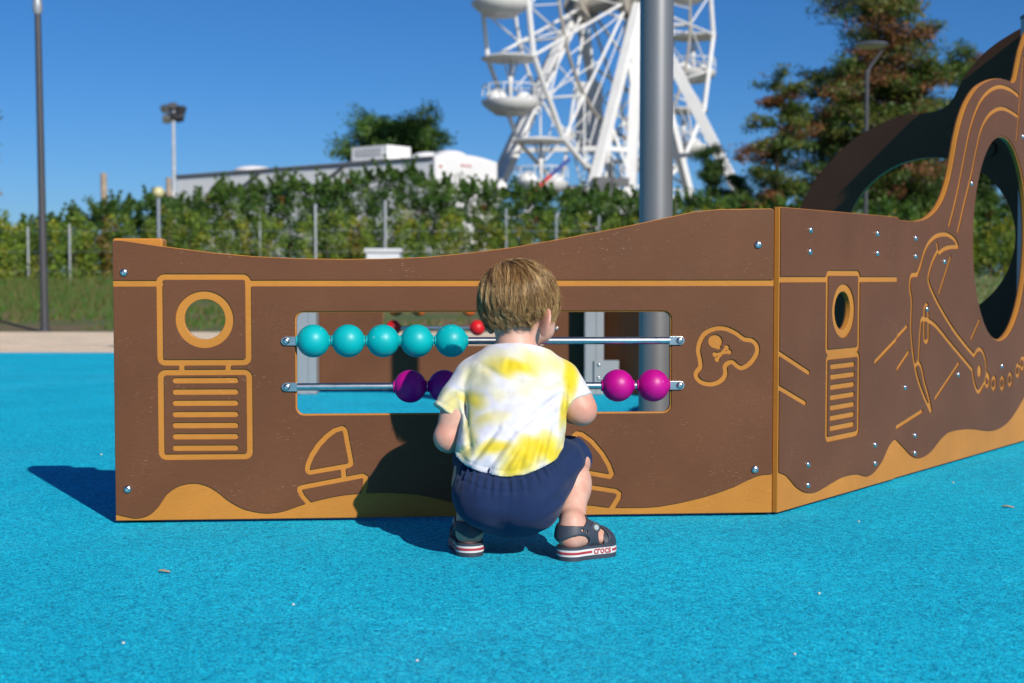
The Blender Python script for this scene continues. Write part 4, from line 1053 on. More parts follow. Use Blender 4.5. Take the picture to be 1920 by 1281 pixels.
CB = Vector((0.0, 2.66, 0.0))
child = thing('person', 'squatting toddler in yellow tie-dye shirt, navy shorts and sandals, seen from behind', 'person', CB)
def c3(x, y, Y): return np.array(at(x, y, Y), np.float32)
HC_ = c3(976, 568, 2.735)
fd = np.array([math.sin(0.62), math.cos(0.62), -0.24]); fd /= np.linalg.norm(fd)
upv = np.array([0.03, 0.0, 1.0]); rt = np.cross(fd, upv); rt /= np.linalg.norm(rt); upv = np.cross(rt, fd)
HR = np.stack([rt, fd, upv]).astype(np.float32)          # rows: head axes (right, forward, up)
def hl(P): return (P - HC_) @ HR.T
def hw(L): return np.asarray(L) @ HR + HC_
# feet
FEET = {'right': (np.array([0.0885, 2.600]), math.radians(53), 1), 'left': (np.array([-0.0760, 2.631]), math.radians(-8), -1)}
def foot_frame(o, phi): return np.array([[math.cos(phi), -math.sin(phi)], [math.sin(phi), math.cos(phi)]], np.float32)
def fl_(P, o, phi):
    M = foot_frame(o, phi); Q = P[:, :2] - o.astype(np.float32); return np.concatenate([Q @ M.T, P[:, 2:3]], 1)
def fw_(L, o, phi):
    L = np.asarray(L, np.float32); M = foot_frame(o, phi); return np.concatenate([L[..., :2] @ M + o.astype(np.float32), L[..., 2:3]], -1)
KNEE = {'right': c3(1074, 864, 2.752), 'left': c3(884, 868, 2.765)}
HIP = {'right': np.array([0.040, 2.650, 0.125], np.float32), 'left': np.array([-0.054, 2.652, 0.125], np.float32)}
ANK = {k: fw_([0.0, 0.029, 0.066], v[0], v[1]) for k, v in FEET.items()}
def foot_sdf(L, s):
    d = ell(L, (0, 0.024, 0.042), (0.0215, 0.0225, 0.0215))
    d = smin(d, cone(L, (0, 0.026, 0.042), (0.001 * s, 0.062, 0.043), 0.019, 0.019), 0.012)
    d = smin(d, cone(L, (0, 0.060, 0.042), (0.002 * s, 0.090, 0.036), 0.0205, 0.0165, None), 0.012)
    d = smin(d, ell(L, (0.0, 0.092, 0.034), (0.0265, 0.024, 0.012)), 0.010)
    for i, (tx, ty, r) in enumerate(((-0.018, 0.110, 0.0075), (-0.0075, 0.112, 0.006), (0.002, 0.110, 0.0056), (0.011, 0.107, 0.0052), (0.019, 0.102, 0.005))):
        d = smin(d, cone(L, (tx * s * 0.9, 0.094, 0.032), (tx * s, ty, 0.030), r, r * 0.95), 0.003)
    d = smin(d, cone(L, (0, 0.029, 0.046), (0, 0.030, 0.070), 0.0215, 0.0225), 0.018)
    return d
SH = {'left': c3(884, 712, 2.718), 'right': c3(1054, 712, 2.718)}
EL = {'left': c3(842, 820, 2.690), 'right': c3(1090, 769, 2.700)}
WR_ = {'left': c3(893, 800, 2.815), 'right': c3(1052, 765, 2.825)}
PALM = {'left': c3(915, 782, 2.855), 'right': c3(1035, 752, 2.865)}
def hand_sdf(P, k):
    w_, p_ = WR_[k], PALM[k]; f = p_ - w_; f = f / np.linalg.norm(f); s = 1 if k == 'right' else -1
    side = np.cross(f, [0, 0, 1.0]); side /= np.linalg.norm(side); nrm = np.cross(side, f)      # side points to the body's right
    d = ell(P, p_, (0.021, 0.024, 0.0125), np.stack([side, f, nrm]))
    d = smin(d, cone(P, w_, p_, 0.0175, 0.015), 0.012)
    for i, (off, L) in enumerate(((-0.0145, 0.040), (-0.0048, 0.045), (0.005, 0.042), (0.0142, 0.034))):
        a = p_ + side * off * s * -1 + f * 0.018; b = a + f * L * 0.45 + nrm * 0.003; c_ = b + f * L * 0.35 - nrm * 0.010; e2 = c_ + f * L * 0.12 - nrm * 0.013
        q = np.minimum(np.minimum(cone(P, a, b, 0.0073, 0.0069), cone(P, b, c_, 0.0069, 0.0064)), cone(P, c_, e2, 0.0064, 0.0058)); d = smin(d, q, 0.003)
    a = p_ - side * s * 0.016 - f * 0.006; b = a - side * s * 0.016 + f * 0.014 - nrm * 0.004; c_ = b + f * 0.018 - nrm * 0.006
    d = smin(d, np.minimum(cone(P, a, b, 0.0085, 0.0078), cone(P, b, c_, 0.0078, 0.0065)), 0.005)
    return d
NB = c3(968, 690, 2.712)
def body_sdf(P):
    d = np.full(len(P), 1.0, np.float32)
    # head
    mk = np.linalg.norm(P - HC_, axis=1) < 0.16
    L = hl(P[mk])
    L = L / 0.935; s = ell(L, (0, -0.008, 0.006), (0.0685, 0.083, 0.0745))
    s = smin(s, ell(L, (0, 0.026, -0.036), (0.054, 0.052, 0.052)), 0.03)
    for sx in (-1, 1): s = smin(s, ell(L, (sx * 0.030, 0.048, -0.044), (0.024, 0.026, 0.024)), 0.018)   # cheeks
    s = smin(s, ell(L, (0, 0.062, -0.078), (0.017, 0.016, 0.013)), 0.015)                              # chin
    for sx in (-1, 1): s = -smin(-s, ell(L, (sx * 0.026, 0.082, -0.012), (0.015, 0.012, 0.010)), 0.008)  # eye sockets
    s = smin(s, ell(L, (0, 0.083, -0.030), (0.0085, 0.0105, 0.0085)), 0.008); s = smin(s, cone(L, (0, 0.077, -0.010), (0, 0.084, -0.028), 0.004, 0.006), 0.008)
    s = smin(s, ell(L, (0, 0.077, -0.0525), (0.015, 0.006, 0.0035)), 0.004); s = smin(s, ell(L, (0, 0.075, -0.0605), (0.012, 0.006, 0.004)), 0.004)
    for sx in (-1, 1):
        fl_a = 1.18 if sx > 0 else 0.3; ca, sa = math.cos(fl_a), math.sin(fl_a)
        ER = np.array([[ca, sa * sx, 0], [-sa * sx, ca, 0], [0, 0, 1]], np.float32)
        ec = (0.0750, -0.008, -0.037) if sx > 0 else (-0.064, -0.004, -0.036)
        q = ell(L, ec, (0.0058, 0.0190, 0.0290), ER)
        q = smin(q, ell(L, (sx * (0.071 if sx > 0 else 0.062), -0.002, -0.060), (0.0060, 0.0085, 0.0100)), 0.005)
        q = -smin(-q, ell(L, (ec[0] + sx * 0.005, ec[1] + 0.004, ec[2] + 0.003), (0.004, 0.010, 0.018), ER), 0.003)
        s = smin(s, q, 0.004)
    d[mk] = s * 0.935
    neck = cone(P, c3(968, 668, 2.706), HC_ + HR.T @ np.array([0, -0.012, -0.03], np.float32), 0.037, 0.038)
    d = smin(d, neck, 0.018)
    crease = np.exp(-((P[:, 2] - (c3(968, 648, 2.7)[2] - 0.10 * (P[:, 0]))) / 0.0022) ** 2) * 0.0022; d = d + crease * (np.abs(neck) < 0.012)
    tor = cone(P, c3(958, 880, 2.66), c3(968, 715, 2.715), 0.075, 0.060, (1, 1.15, 1)); tor = smin(tor, cone(P, SH['left'], SH['right'], 0.026, 0.026), 0.03); tor = smin(tor, cone(P, NB, c3(968, 668, 2.706), 0.040, 0.036), 0.02)
    d = smin(d, tor, 0.02)
    for k in ('left', 'right'):
        a = cone(P, SH[k], EL[k], 0.029, 0.0285); mid = (SH[k] * 0.35 + EL[k] * 0.65); a = smin(a, ell(P, mid, (0.0315, 0.031, 0.036)), 0.015)
        d = smin(d, a, 0.012)
        fa = cone(P, EL[k], WR_[k], 0.0275, 0.0185); fm = EL[k] * 0.72 + WR_[k] * 0.28; fa = smin(fa, ell(P, fm, (0.0285, 0.030, 0.0285)), 0.012)
        d = smin(d, fa, 0.010)
        mk = np.linalg.norm(P - PALM[k], axis=1) < 0.1
        if mk.any(): d[mk] = smin(d[mk], hand_sdf(P[mk], k), 0.006)
        d = smin(d, cone(P, HIP[k], KNEE[k], 0.046, 0.033), 0.015)
        calf = ANK[k] * 0.38 + KNEE[k] * 0.62
        lg = cone(P, ANK[k] - np.array([0, 0, 0.012]), calf, 0.0235, 0.0305); lg = smin(lg, cone(P, calf, KNEE[k], 0.0305, 0.031), 0.012)
        lg = smin(lg, ell(P, calf + np.array([0, -0.001, -0.004]), (0.0305, 0.030, 0.050)), 0.02)
        d = smin(d, lg, 0.012)
        o, ph_, s = FEET[k]; mk = np.linalg.norm(P - fw_([0, 0.06, 0.04], o, ph_), axis=1) < 0.14
        if mk.any(): d[mk] = smin(d[mk], foot_sdf(fl_(P[mk], o, ph_), s), 0.008)
    return d

def skin_mat():
    m, nt, p = mat_new('skin'); c = coords(nt)
    n = N(nt, 'ShaderNodeTexNoise'); n.inputs['Scale'].default_value = 22; n.inputs['Detail'].default_value = 5; nt.links.new(c, n.inputs['Vector'])
    n.inputs['Scale'].default_value = 34; n.inputs['Roughness'].default_value = 0.65
    r = ramp(nt, n.outputs[0], [(0.3, (0.50, 0.240, 0.172)), (0.6, (0.57, 0.335, 0.255)), (0.8, (0.60, 0.37, 0.29))])
    a = N(nt, 'ShaderNodeAttribute', attribute_name='flush')
    nt.links.new(mixc(nt, r.outputs[0], (0.56, 0.19, 0.13), a.outputs['Fac']), p.inputs['Base Color'])
    p.inputs['Roughness'].default_value = 0.5; p.inputs['Specular IOR Level'].default_value = 0.35
    p.inputs['Subsurface Weight'].default_value = 0.12; p.inputs['Subsurface Radius'].default_value = (0.012, 0.005, 0.003); p.inputs['Subsurface Scale'].default_value = 0.6
    b = N(nt, 'ShaderNodeTexNoise'); b.inputs['Scale'].default_value = 700; nt.links.new(c, b.inputs['Vector']); bump(nt, p, b.outputs[0], 0.08, 0.0006)
    return m
M_SKIN = skin_mat()
CBn = np.array(CB, np.float32)
V, F = surface_nets(body_sdf, (-0.19, 2.50, 0.022), (0.20, 2.94, 0.56), 0.0034)
V = relax(V, F, 2, 0.45)
me = np_mesh('body', V - CBn, F, M_SKIN)
Lh = hl(V) / 0.935; fl = np.zeros(len(V), np.float32)
for sx in (-1, 1): fl = np.maximum(fl, 0.55 * np.exp(-np.sum(((Lh - np.array([sx * 0.079, -0.014, -0.038])) / np.array([0.014, 0.026, 0.034])) ** 2, 1)))
for k in EL: fl = np.maximum(fl, 0.45 * np.exp(-(np.linalg.norm(V - EL[k], axis=1) / 0.034) ** 4))
for k, v in FEET.items(): fl = np.maximum(fl, 0.6 * np.exp(-(np.linalg.norm(V - fw_([0, 0.012, 0.036], v[0], v[1]), axis=1) / 0.022) ** 4))
point_attr(me, 'flush', np.repeat(fl[:, None], 3, 1)); obj('body', me, None, child)
M_EYE = simple('eye_white', (0.7, 0.7, 0.7), 0.2, var=0.02); M_IRIS = simple('iris', (0.06, 0.10, 0.14), 0.2)
for sx in (-1, 1):
    mb = MB(); mb.lathe([(0.0095 * math.cos(t), 0.0095 * math.sin(t)) for t in np.linspace(-1.5, 1.5, 9)], 16); e = mb.build('eye', M_EYE, child, Vector(hw([sx * 0.0225, 0.0545, -0.0112])) - CB, smooth=True)
    mb = MB(); mb.lathe([(0.0042, 0.0), (0.003, 0.0008), (0.0005, 0.001)], 12, (0, 0, 0), Vector(fd).to_track_quat('Z', 'Y').to_matrix()); mb.build('iris', M_IRIS, e, Vector(fd) * 0.0092)

# ---- shirt
hem_px = [(820, 850), (848, 868), (875, 879), (905, 888), (945, 895), (985, 891), (1020, 878), (1055, 861), (1080, 850)]
hp = np.array([c3(x, y, 2.57) for x, y in hem_px])
folds = [((880, 872), (935, 800), 3.2, 4), ((908, 885), (962, 808), 3.4, 5), ((962, 808), (1052, 742), 2.6, 5), ((935, 890), (985, 815), 3.0, 5), ((965, 890), (990, 822), 2.8, 5), ((995, 882), (1018, 808), 2.8, 5), ((1022, 870), (1040, 800), 2.4, 5), ((900, 748), (1000, 735), 1.6, 8), ((925, 770), (1050, 726), 2.2, 7),
         ((868, 742), (876, 800), 2.8, 4), ((876, 800), (884, 850), 1.8, 5), ((1066, 715), (1060, 780), 2.6, 4), ((905, 690), (940, 708), 1.6, 6), ((1000, 682), (1050, 700), 1.6, 6), ((955, 676), (950, 696), 1.2, 4), ((985, 676), (990, 694), 1.2, 4), ((880, 700), (862, 735), 1.6, 6), ((890, 830), (862, 852), 2.8, 6), ((856, 740), (826, 760), 1.8, 5), ((1080, 722), (1072, 752), 1.5, 5), ((1010, 760), (1056, 748), 1.4, 6), ((940, 725), (1010, 718), 1.2, 9)]
def fold_field(P):
    u = P[:, 0]; z = P[:, 2]; o = np.zeros(len(P), np.float32)
    for a, b, amp, wd in folds:
        A = c3(a[0], a[1], 2.62); B = c3(b[0], b[1], 2.62); dx, dz = B[0] - A[0], B[2] - A[2]; L = dx * dx + dz * dz
        t = np.clip(((u - A[0]) * dx + (z - A[2]) * dz) / L, 0, 1); dd_ = np.hypot(u - A[0] - t * dx, z - A[2] - t * dz)
        sgn = (u - A[0]) * dz - (z - A[2]) * dx
        w_ = wd * 0.00105; fall = np.sin(np.pi * np.clip(t, 0.06, 0.94)) ** 0.5
        o += amp * 0.0020 * fall * (np.exp(-(dd_ / w_) ** 2) - 0.55 * np.exp(-((dd_ - 2.1 * w_) / (1.3 * w_)) ** 2) * (sgn > 0))
    return o
SL_END = {'left': c3(840, 778, 2.700), 'right': c3(1082, 757, 2.700)}
def shirt_sdf(P):
    t = cone(P, c3(956, 868, 2.650), c3(967, 725, 2.712), 0.1045, 0.0935, (1, 1.26, 1))
    t = smin(t, cone(P, c3(900, 710, 2.722), c3(1037, 710, 2.722), 0.036, 0.036), 0.035)
    t = smin(t, cone(P, c3(968, 705, 2.715), c3(971, 668, 2.712), 0.060, 0.0445), 0.030)
    for k in ('left', 'right'):
        r0, r1 = (0.0365, 0.0345) if k == 'left' else (0.0365, 0.0355)
        a = SH[k]; b = SL_END[k]; ax2 = (b - a) / np.linalg.norm(b - a)
        s = cone(P, a, b + ax2 * 0.02, r0, r1)
        s = s + 0.0013 * np.exp(-(((P - b) @ ax2 + 0.010) / 0.0018) ** 2) - 0.0010 * np.sin((P @ np.array([60., 130., 90.], np.float32))) * np.clip((P - a) @ ax2 / 0.05, 0, 1)
        s = np.maximum(s, (P - b) @ ax2 + 0.0015 * np.sin(P[:, 0] * 170))
        t = smin(t, s, 0.014)
    # shirt hangs free of the back and balloons slightly over the waist
    t = t + fold_field(P) * np.clip((2.76 - P[:, 1]) / 0.06, 0, 1) - vnoise(P, 38, 3) * 0.0016 - vnoise(P, 85, 5) * 0.0007
    wr = 0.0016 * np.sin((P[:, 0] + 0.35 * P[:, 2]) * 210 + 2 * vnoise(P, 20, 9)) * np.exp(-((P[:, 2] - 0.165) / 0.030) ** 2); t = t + wr
    zh = np.interp(P[:, 0], hp[:, 0], hp[:, 2]); zh = zh + np.clip(P[:, 1] - 2.60, 0, 1) * 0.25
    t = t + 0.0014 * np.exp(-((P[:, 2] - zh - 0.011) / 0.0018) ** 2) * (P[:, 1] < 2.72)
    t = np.maximum(t, zh - P[:, 2])
    ctr = c3(970, 655, 2.712); nv = np.array([0.05, 0.30, 1.0]); nv /= np.linalg.norm(nv)
    t = np.maximum(t, (P - ctr) @ nv - 0.002)
    return t
V, F = surface_nets(shirt_sdf, (-0.19, 2.52, 0.12), (0.19, 2.86, 0.42), 0.0024)
V = relax(V, F, 1, 0.5)
blobs = [(962, 690, 52, 20, 1.0, 0.1), (985, 684, 80, 26, 0.45, 0), (900, 712, 40, 30, 0.30, 0.4), (880, 752, 34, 16, 0.70, 0.3), (1070, 712, 13, 48, 0.95, 0), (1062, 770, 14, 38, 0.85, 0), (930, 738, 50, 13, 0.22, 0.1), (912, 788, 46, 13, 0.42, -0.25), (1000, 842, 62, 26, 1.0, -0.2), (925, 838, 42, 15, 0.85, -0.2), (975, 866, 40, 24, 0.9, -0.4), (1035, 850, 30, 22, 0.8, 0), (838, 762, 34, 26, 0.36, 0), (868, 690, 24, 18, 0.2, 0), (884, 800, 14, 50, 0.5, 0), (1045, 728, 30, 10, 0.3, -0.3), (870, 848, 16, 20, 0.5, 0), (1000, 715, 90, 30, 0.18, 0), (1092, 745, 12, 14, 0.1, 0)]
K2 = 2.62 / FPX
col = np.zeros(len(V), np.float32); nz = vnoise(V, 70, 12)
for bx_, by_, rx, ry, st_, an in blobs:
    c_ = c3(bx_, by_, 2.62); du = V[:, 0] - c_[0] + 0.006 * vnoise(V, 60, 21); dz = V[:, 2] - c_[2] + 0.006 * vnoise(V, 60, 22)
    a_ = an; x2 = du * math.cos(a_) - dz * math.sin(a_); z2 = du * math.sin(a_) + dz * math.cos(a_)
    rr_ = np.hypot(x2 / (rx * K2), z2 / (ry * K2)); col = np.maximum(col, st_ * np.clip(1.35 - rr_, 0, 1) ** 0.9)
col = np.clip(col + 0.10 * nz * (col > 0.05), 0, 1)
front = np.clip((V[:, 1] - 2.74) / 0.03, 0, 1); col = col * (1 - front) + front * np.clip(0.4 + 0.6 * vnoise(V, 30, 31), 0, 1)
def fabric(name, weave, base=None, rough=0.85, attr=False):
    m, nt, p = mat_new(name); c = coords(nt)
    n = N(nt, 'ShaderNodeTexNoise'); n.inputs['Scale'].default_value = 60; n.inputs['Detail'].default_value = 5; nt.links.new(c, n.inputs['Vector'])
    if attr:
        a = N(nt, 'ShaderNodeAttribute', attribute_name='dye')
        r = ramp(nt, a.outputs['Fac'], [(0.0, (0.57, 0.56, 0.62)), (0.18, (0.60, 0.57, 0.47)), (0.45, (0.61, 0.54, 0.24)), (0.75, (0.61, 0.49, 0.07)), (1.0, (0.60, 0.46, 0.02))])
        base_o = r.outputs[0]
    else: base_o = base
    r2 = ramp(nt, n.outputs[0], [(0.3, (0.90, 0.90, 0.90)), (0.7, (1.04, 1.04, 1.04))])
    nt.links.new(mixc(nt, base_o, r2.outputs[0], 1.0, 'MULTIPLY'), p.inputs['Base Color'])
    p.inputs['Roughness'].default_value = rough; p.inputs['Specular IOR Level'].default_value = 0.15
    p.inputs['Sheen Weight'].default_value = 0.08
    w1_ = N(nt, 'ShaderNodeTexNoise'); w1_.inputs['Scale'].default_value = weave; w1_.inputs['Detail'].default_value = 3; nt.links.new(c, w1_.inputs['Vector'])
    bump(nt, p, w1_.outputs[0], 0.28, 0.0009); return m
M_SHIRT = fabric('tie_dye_jersey', 900, attr=True); M_NAVY = fabric('navy_jersey', 700, (0.010, 0.023, 0.072)); M_RIB = fabric('white_rib', 900, (0.60, 0.59, 0.58))
me = np_mesh('shirt', V - CBn, F, M_SHIRT); point_attr(me, 'dye', np.repeat(col[:, None], 3, 1)); shirt = obj('shirt', me, None, child)
shirt['label'] = 'white short-sleeved shirt with yellow tie-dye patches'
# ribbed collar
cc = c3(971, 661, 2.712); nv = Vector((0.05, 0.30, 1.0)).normalized(); Mc = nv.to_track_quat('Z', 'Y').to_matrix()
Vc = []; Fc = []; NS, NT_ = 64, 8
for i in range(NS):
    a = 2 * math.pi * i / NS
    for j in range(NT_):
        b = 2 * math.pi * j / NT_; rr_ = 0.0425 + 0.0032 * math.cos(b) - 0.0025 * math.sin(b)
        q = Mc @ Vector((rr_ * math.cos(a) * 1.04, rr_ * math.sin(a) * 0.98, 0.0085 * math.sin(b))); Vc.append(Vector(cc) + q - CB)
for i in range(NS):
    for j in range(NT_): Fc.append((i * NT_ + j, ((i + 1) % NS) * NT_ + j, ((i + 1) % NS) * NT_ + (j + 1) % NT_, i * NT_ + (j + 1) % NT_))
obj('collar', mesh('collar', Vc, Fc, M_RIB, True), None, shirt)

# ---- shorts
PEL = c3(951, 923, 2.632)
KNS = {'right': c3(1064, 862, 2.752), 'left': c3(888, 868, 2.765)}
def shorts_sdf(P):
    d = ell(P, PEL, (0.0900, 0.074, 0.0600)); 
    for k, dx in (('left', -0.043), ('right', 0.045)):
        d = smin(d, ell(P, PEL + np.array([dx, -0.004, -0.010]), (0.042, 0.064, 0.047)), 0.05)
        kn = KNS[k]; h_ = HIP[k]; ax2 = (kn - h_) / np.linalg.norm(kn - h_)
        th = cone(P, h_, kn + ax2 * 0.03, 0.0565 if k == 'right' else 0.050, 0.0405 if k == 'right' else 0.038)
        th = np.maximum(th, (P - kn) @ ax2 - 0.022)
        d = smin(d, th, 0.028)
    d = smin(d, np.maximum(cone(P, PEL + np.array([0.035, -0.012, -0.012]), c3(1056, 864, 2.690), 0.052, 0.040), (P[:, 0] - 0.142)), 0.03)
    # waist part rising under the shirt
    w_ = cone(P, PEL + np.array([0.006, 0.01, 0.0]), c3(955, 858, 2.656), 0.088, 0.0895, (1, 1.30, 1)); w_ = np.maximum(w_, P[:, 2] - 0.200)
    d = smin(d, w_, 0.015)
    zw = np.interp(P[:, 0], hp[:, 0], hp[:, 2]) + np.clip(P[:, 1] - 2.60, 0, 1) * 0.25
    tb_ = cone(P, c3(956, 868, 2.650), c3(967, 725, 2.712), 0.1045, 0.0935, (1, 1.26, 1))
    inn = np.clip((P[:, 2] - zw + 0.010) / 0.008, 0, 1) * (P[:, 1] < 2.70); d = np.where(inn > 0, np.maximum(d, tb_ + 0.0075 * inn - 0.03 * (1 - inn)), d)
    g_ = np.exp(-(np.clip(zw - 0.004 - P[:, 2], -0.01, 1) / 0.026) ** 2) * np.clip((2.66 - P[:, 1]) / 0.03, 0, 1)
    ang = np.arctan2(P[:, 0] - PEL[0], -(P[:, 1] - 2.72))
    d = d + g_ * (0.0026 * np.sin(ang * 58 + 1.8 * vnoise(P, 30, 41)) + 0.0012 * np.sin(ang * 97 + 1.2 * vnoise(P, 40, 42)))
    d = d + 0.0022 * np.exp(-((zw - 0.026 - P[:, 2]) / 0.0022) ** 2) * np.clip((2.66 - P[:, 1]) / 0.03, 0, 1) * (1 + 0.0)       # stitched lower edge of the waistband
    d = d + 0.0012 * np.exp(-((P[:, 0] - PEL[0] - 0.001) / 0.0013) ** 2) * (P[:, 1] < 2.64)
    # soft pulls towards the right knee
    pull = np.sin((P[:, 2] * 0.75 - P[:, 0] * 0.45) * 260 + vnoise(P, 22, 44)) * np.exp(-(((P[:, 0] - 0.085) / 0.04) ** 2)); d = d + 0.0017 * pull
    d = d - 0.0022 * vnoise(P, 34, 46) - 0.0009 * vnoise(P, 85, 47)
    return d
V, F = surface_nets(shorts_sdf, (-0.155, 2.53, 0.035), (0.185, 2.86, 0.235), 0.0027); V = relax(V, F, 1, 0.5)
sh_ = obj('shorts', np_mesh('shorts', V - CBn, F, M_NAVY), None, child); sh_['label'] = 'navy blue elastic-waist shorts'

# ---- sandals
M_EVA = simple('dark_navy_foam', (0.032, 0.038, 0.055), 0.55, 0, 0.12, 30, bscale=600, bstr=0.1)
M_WHT = simple('white_foam_band', (0.55, 0.54, 0.53), 0.6, 0, 0.06, 40); M_REDB = simple('red_band', (0.36, 0.022, 0.035), 0.6)
M_BTN = simple('grey_button', (0.32, 0.36, 0.36), 0.4)
Xs, Ys = grid(-0.045, 0.045, -0.012, 0.14, 0.001)
def sole2(s):
    ya, yb, ra, rb = 0.026, 0.094, 0.0262, 0.0315
    t = np.clip((Ys - ya) / (yb - ya), 0, 1); sm = t * t * (3 - 2 * t); waist = 0.0022 * np.sin(np.pi * t)
    return np.hypot(Xs - s * 0.001 * sm, Ys - (ya + (yb - ya) * t)) - (ra + (rb - ra) * sm - waist)
def prism(loop, z0, z1, off=0.0, ctr=(0, 0.06)):
    L = np.array(loop); n = len(L); c_ = L; tn = np.roll(L, -1, 0) - np.roll(L, 1, 0); tn /= np.linalg.norm(tn, axis=1, keepdims=True) + 1e-9
    nn = np.stack([tn[:, 1], -tn[:, 0]], 1)
    if np.sum((L - L.mean(0)) * nn) < 0: nn = -nn
    L = L + nn * off
    ar = np.sum(L[:, 0] * np.roll(L[:, 1], -1) - np.roll(L[:, 0], -1) * L[:, 1])
    if ar < 0: L = L[::-1]
    V = [(x, y, z0) for x, y in L] + [(x, y, z1) for x, y in L]
    F = [tuple(range(n - 1, -1, -1)), tuple(range(n, 2 * n))] + [(i, (i + 1) % n, n + (i + 1) % n, n + i) for i in range(n)]
    return V, F
def upper_sdf(L, s):
    f = foot_sdf(L, s); sh = np.maximum(f - 0.0050, -(f - 0.0004))
    y, z = L[:, 1], L[:, 2]
    top = np.interp(y, [-0.02, 0.015, 0.036, 0.050, 0.056, 0.074, 0.080, 0.088, 0.10, 0.14], [0.066, 0.066, 0.064, 0.072, 0.088, 0.088, 0.062, 0.056, 0.055, 0.055])
    d = np.maximum(sh, z - top); d = np.maximum(d, 0.019 - z)
    d = np.maximum(d, -((np.hypot((y - 0.022) / 0.027, (z - 0.034) / 0.0150) - 1) * 0.013))
    side = np.abs(L[:, 0]) > 0.004
    d = np.maximum(d, -((np.hypot((y - 0.0815) / 0.0115, (z - 0.042) / 0.0165) - 1) * 0.011))
    for hy, hz_ in ((0.030, 0.0575), (0.0415, 0.053)): d = np.maximum(d, -(np.hypot(y - hy, z - hz_) - 0.0031))
    # broad cover over the toes
    toe = np.maximum(ell(L, (0, 0.094, 0.026), (0.0305, 0.0335, 0.0245)), 0.090 - y - 0.25 * np.abs(L[:, 0])); toe = np.maximum(toe, 0.019 - z)
    return np.minimum(d, toe)
fcu = bpy.data.curves.new('lettering', 'FONT'); fcu.body = 'crocs'; fcu.size = 0.0165; fcu.resolution_u = 2; fcu.offset = 0.00035
fo_ = bpy.data.objects.new('lettering_tmp', fcu); COL.objects.link(fo_); dg = bpy.context.evaluated_depsgraph_get(); dg.update()
tme = bpy.data.meshes.new_from_object(fo_.evaluated_get(dg)); bpy.data.objects.remove(fo_)
tv = np.zeros(len(tme.vertices) * 3, np.float32); tme.vertices.foreach_get('co', tv); tv = tv.reshape(-1, 3); tf = [tuple(p.vertices) for p in tme.polygons]
for k, (o, ph_, s) in FEET.items():
    fo = Vector((o[0], o[1], 0.0)) - CB
    loop = simplify(contours(sole2(s), -0.045, -0.012, 0.001)[0], 0.00012); P_ = np.array(loop)
    V_, F_ = prism(P_, 0.0005, 0.0085); sd = obj('sandal', mesh('sandal', V_, F_, M_EVA), None, child, fo, (0, 0, -ph_)); sd['label'] = 'dark navy foam sandal with white and red striped sole, ' + k + ' foot'
    V_, F_ = prism(P_, 0.0086, 0.0205, 0.0004); obj('sole_band', mesh('sole_band', V_, F_, M_WHT), None, sd)
    V_, F_ = prism(P_, 0.0206, 0.0255, 0.0002); obj('footbed', mesh('footbed', V_, F_, M_EVA), None, sd)
    # stripe: runs round the sole except where the lettering stands on the outer side
    dense = np.concatenate([np.linspace(P_[i], P_[(i + 1) % len(P_)], 6, endpoint=False) for i in range(len(P_))])
    tn = np.roll(dense, -1, 0) - np.roll(dense, 1, 0); tn /= np.linalg.norm(tn, axis=1, keepdims=True); nn = np.stack([tn[:, 1], -tn[:, 0]], 1)
    if np.sum((dense - dense.mean(0)) * nn) < 0: nn = -nn
    gap = (dense[:, 0] * s > 0.012) & (dense[:, 1] > 0.056) & (dense[:, 1] < 0.098)
    V_ = []; F_ = []; n = len(dense)
    for i in range(n):
        for off, z in ((0.0002, 0.0125), (0.0011, 0.0125), (0.0011, 0.0168), (0.0002, 0.0168)): q = dense[i] + nn[i] * off; V_.append((q[0], q[1], z))
    for i in range(n):
        j = (i + 1) % n
        if gap[i] or gap[j]: continue
        for a, b in ((0, 1), (1, 2), (2, 3)): F_.append((i * 4 + a, j * 4 + a, j * 4 + b, i * 4 + b))
    obj('red_stripe', mesh('red_stripe', V_, F_, M_REDB), None, sd)
    # lettering wrapped on the outer side
    side_pts = dense[(dense[:, 0] * s > 0.008) & (dense[:, 1] > 0.03)]; so = np.argsort(side_pts[:, 1] + 0 * side_pts[:, 0]); side_pts = side_pts[so]
    seglen = np.concatenate([[0], np.cumsum(np.linalg.norm(np.diff(side_pts, axis=0), axis=1))]); a0_ = np.interp(0.058, side_pts[:, 1], seglen)
    xw = tv[:, 0].max() - tv[:, 0].min(); sc_ = 0.037 / xw
    u_t = (tv[:, 0] - tv[:, 0].min()) * sc_
    if s < 0: u_t = 0.037 - u_t
    Lp = a0_ + u_t
    bx = np.interp(Lp, seglen, side_pts[:, 0]); by = np.interp(Lp, seglen, side_pts[:, 1]); bx2 = np.interp(Lp + 0.001, seglen, side_pts[:, 0]); by2 = np.interp(Lp + 0.001, seglen, side_pts[:, 1])
    t_ = np.stack([bx2 - bx, by2 - by], 1); t_ /= np.linalg.norm(t_, axis=1, keepdims=True) + 1e-9; n_ = np.stack([t_[:, 1], -t_[:, 0]], 1) * s
    h_t = (tv[:, 1] - tv[:, 1].min()); h_t = h_t / h_t.max() * 0.0102 + 0.0095
    Vt = np.stack([bx + n_[:, 0] * 0.0012, by + n_[:, 1] * 0.0012, h_t], 1)
    obj('sole_lettering', mesh('sole_lettering', Vt, tf, M_REDB), None, sd)
    V_, F_ = surface_nets(lambda L: upper_sdf(L, s), (-0.042, -0.010, 0.015), (0.042, 0.135, 0.10), 0.0013); V_ = relax(V_, F_, 1, 0.4)
    up_ = obj('upper', np_mesh('upper', V_, F_, M_EVA), None, sd)
    # strap over the instep with round button
    Lb = np.array([[s * 0.03, 0.0655, 0.060]]); q = np.array([s * 0.045, 0.0655, 0.058], np.float32)
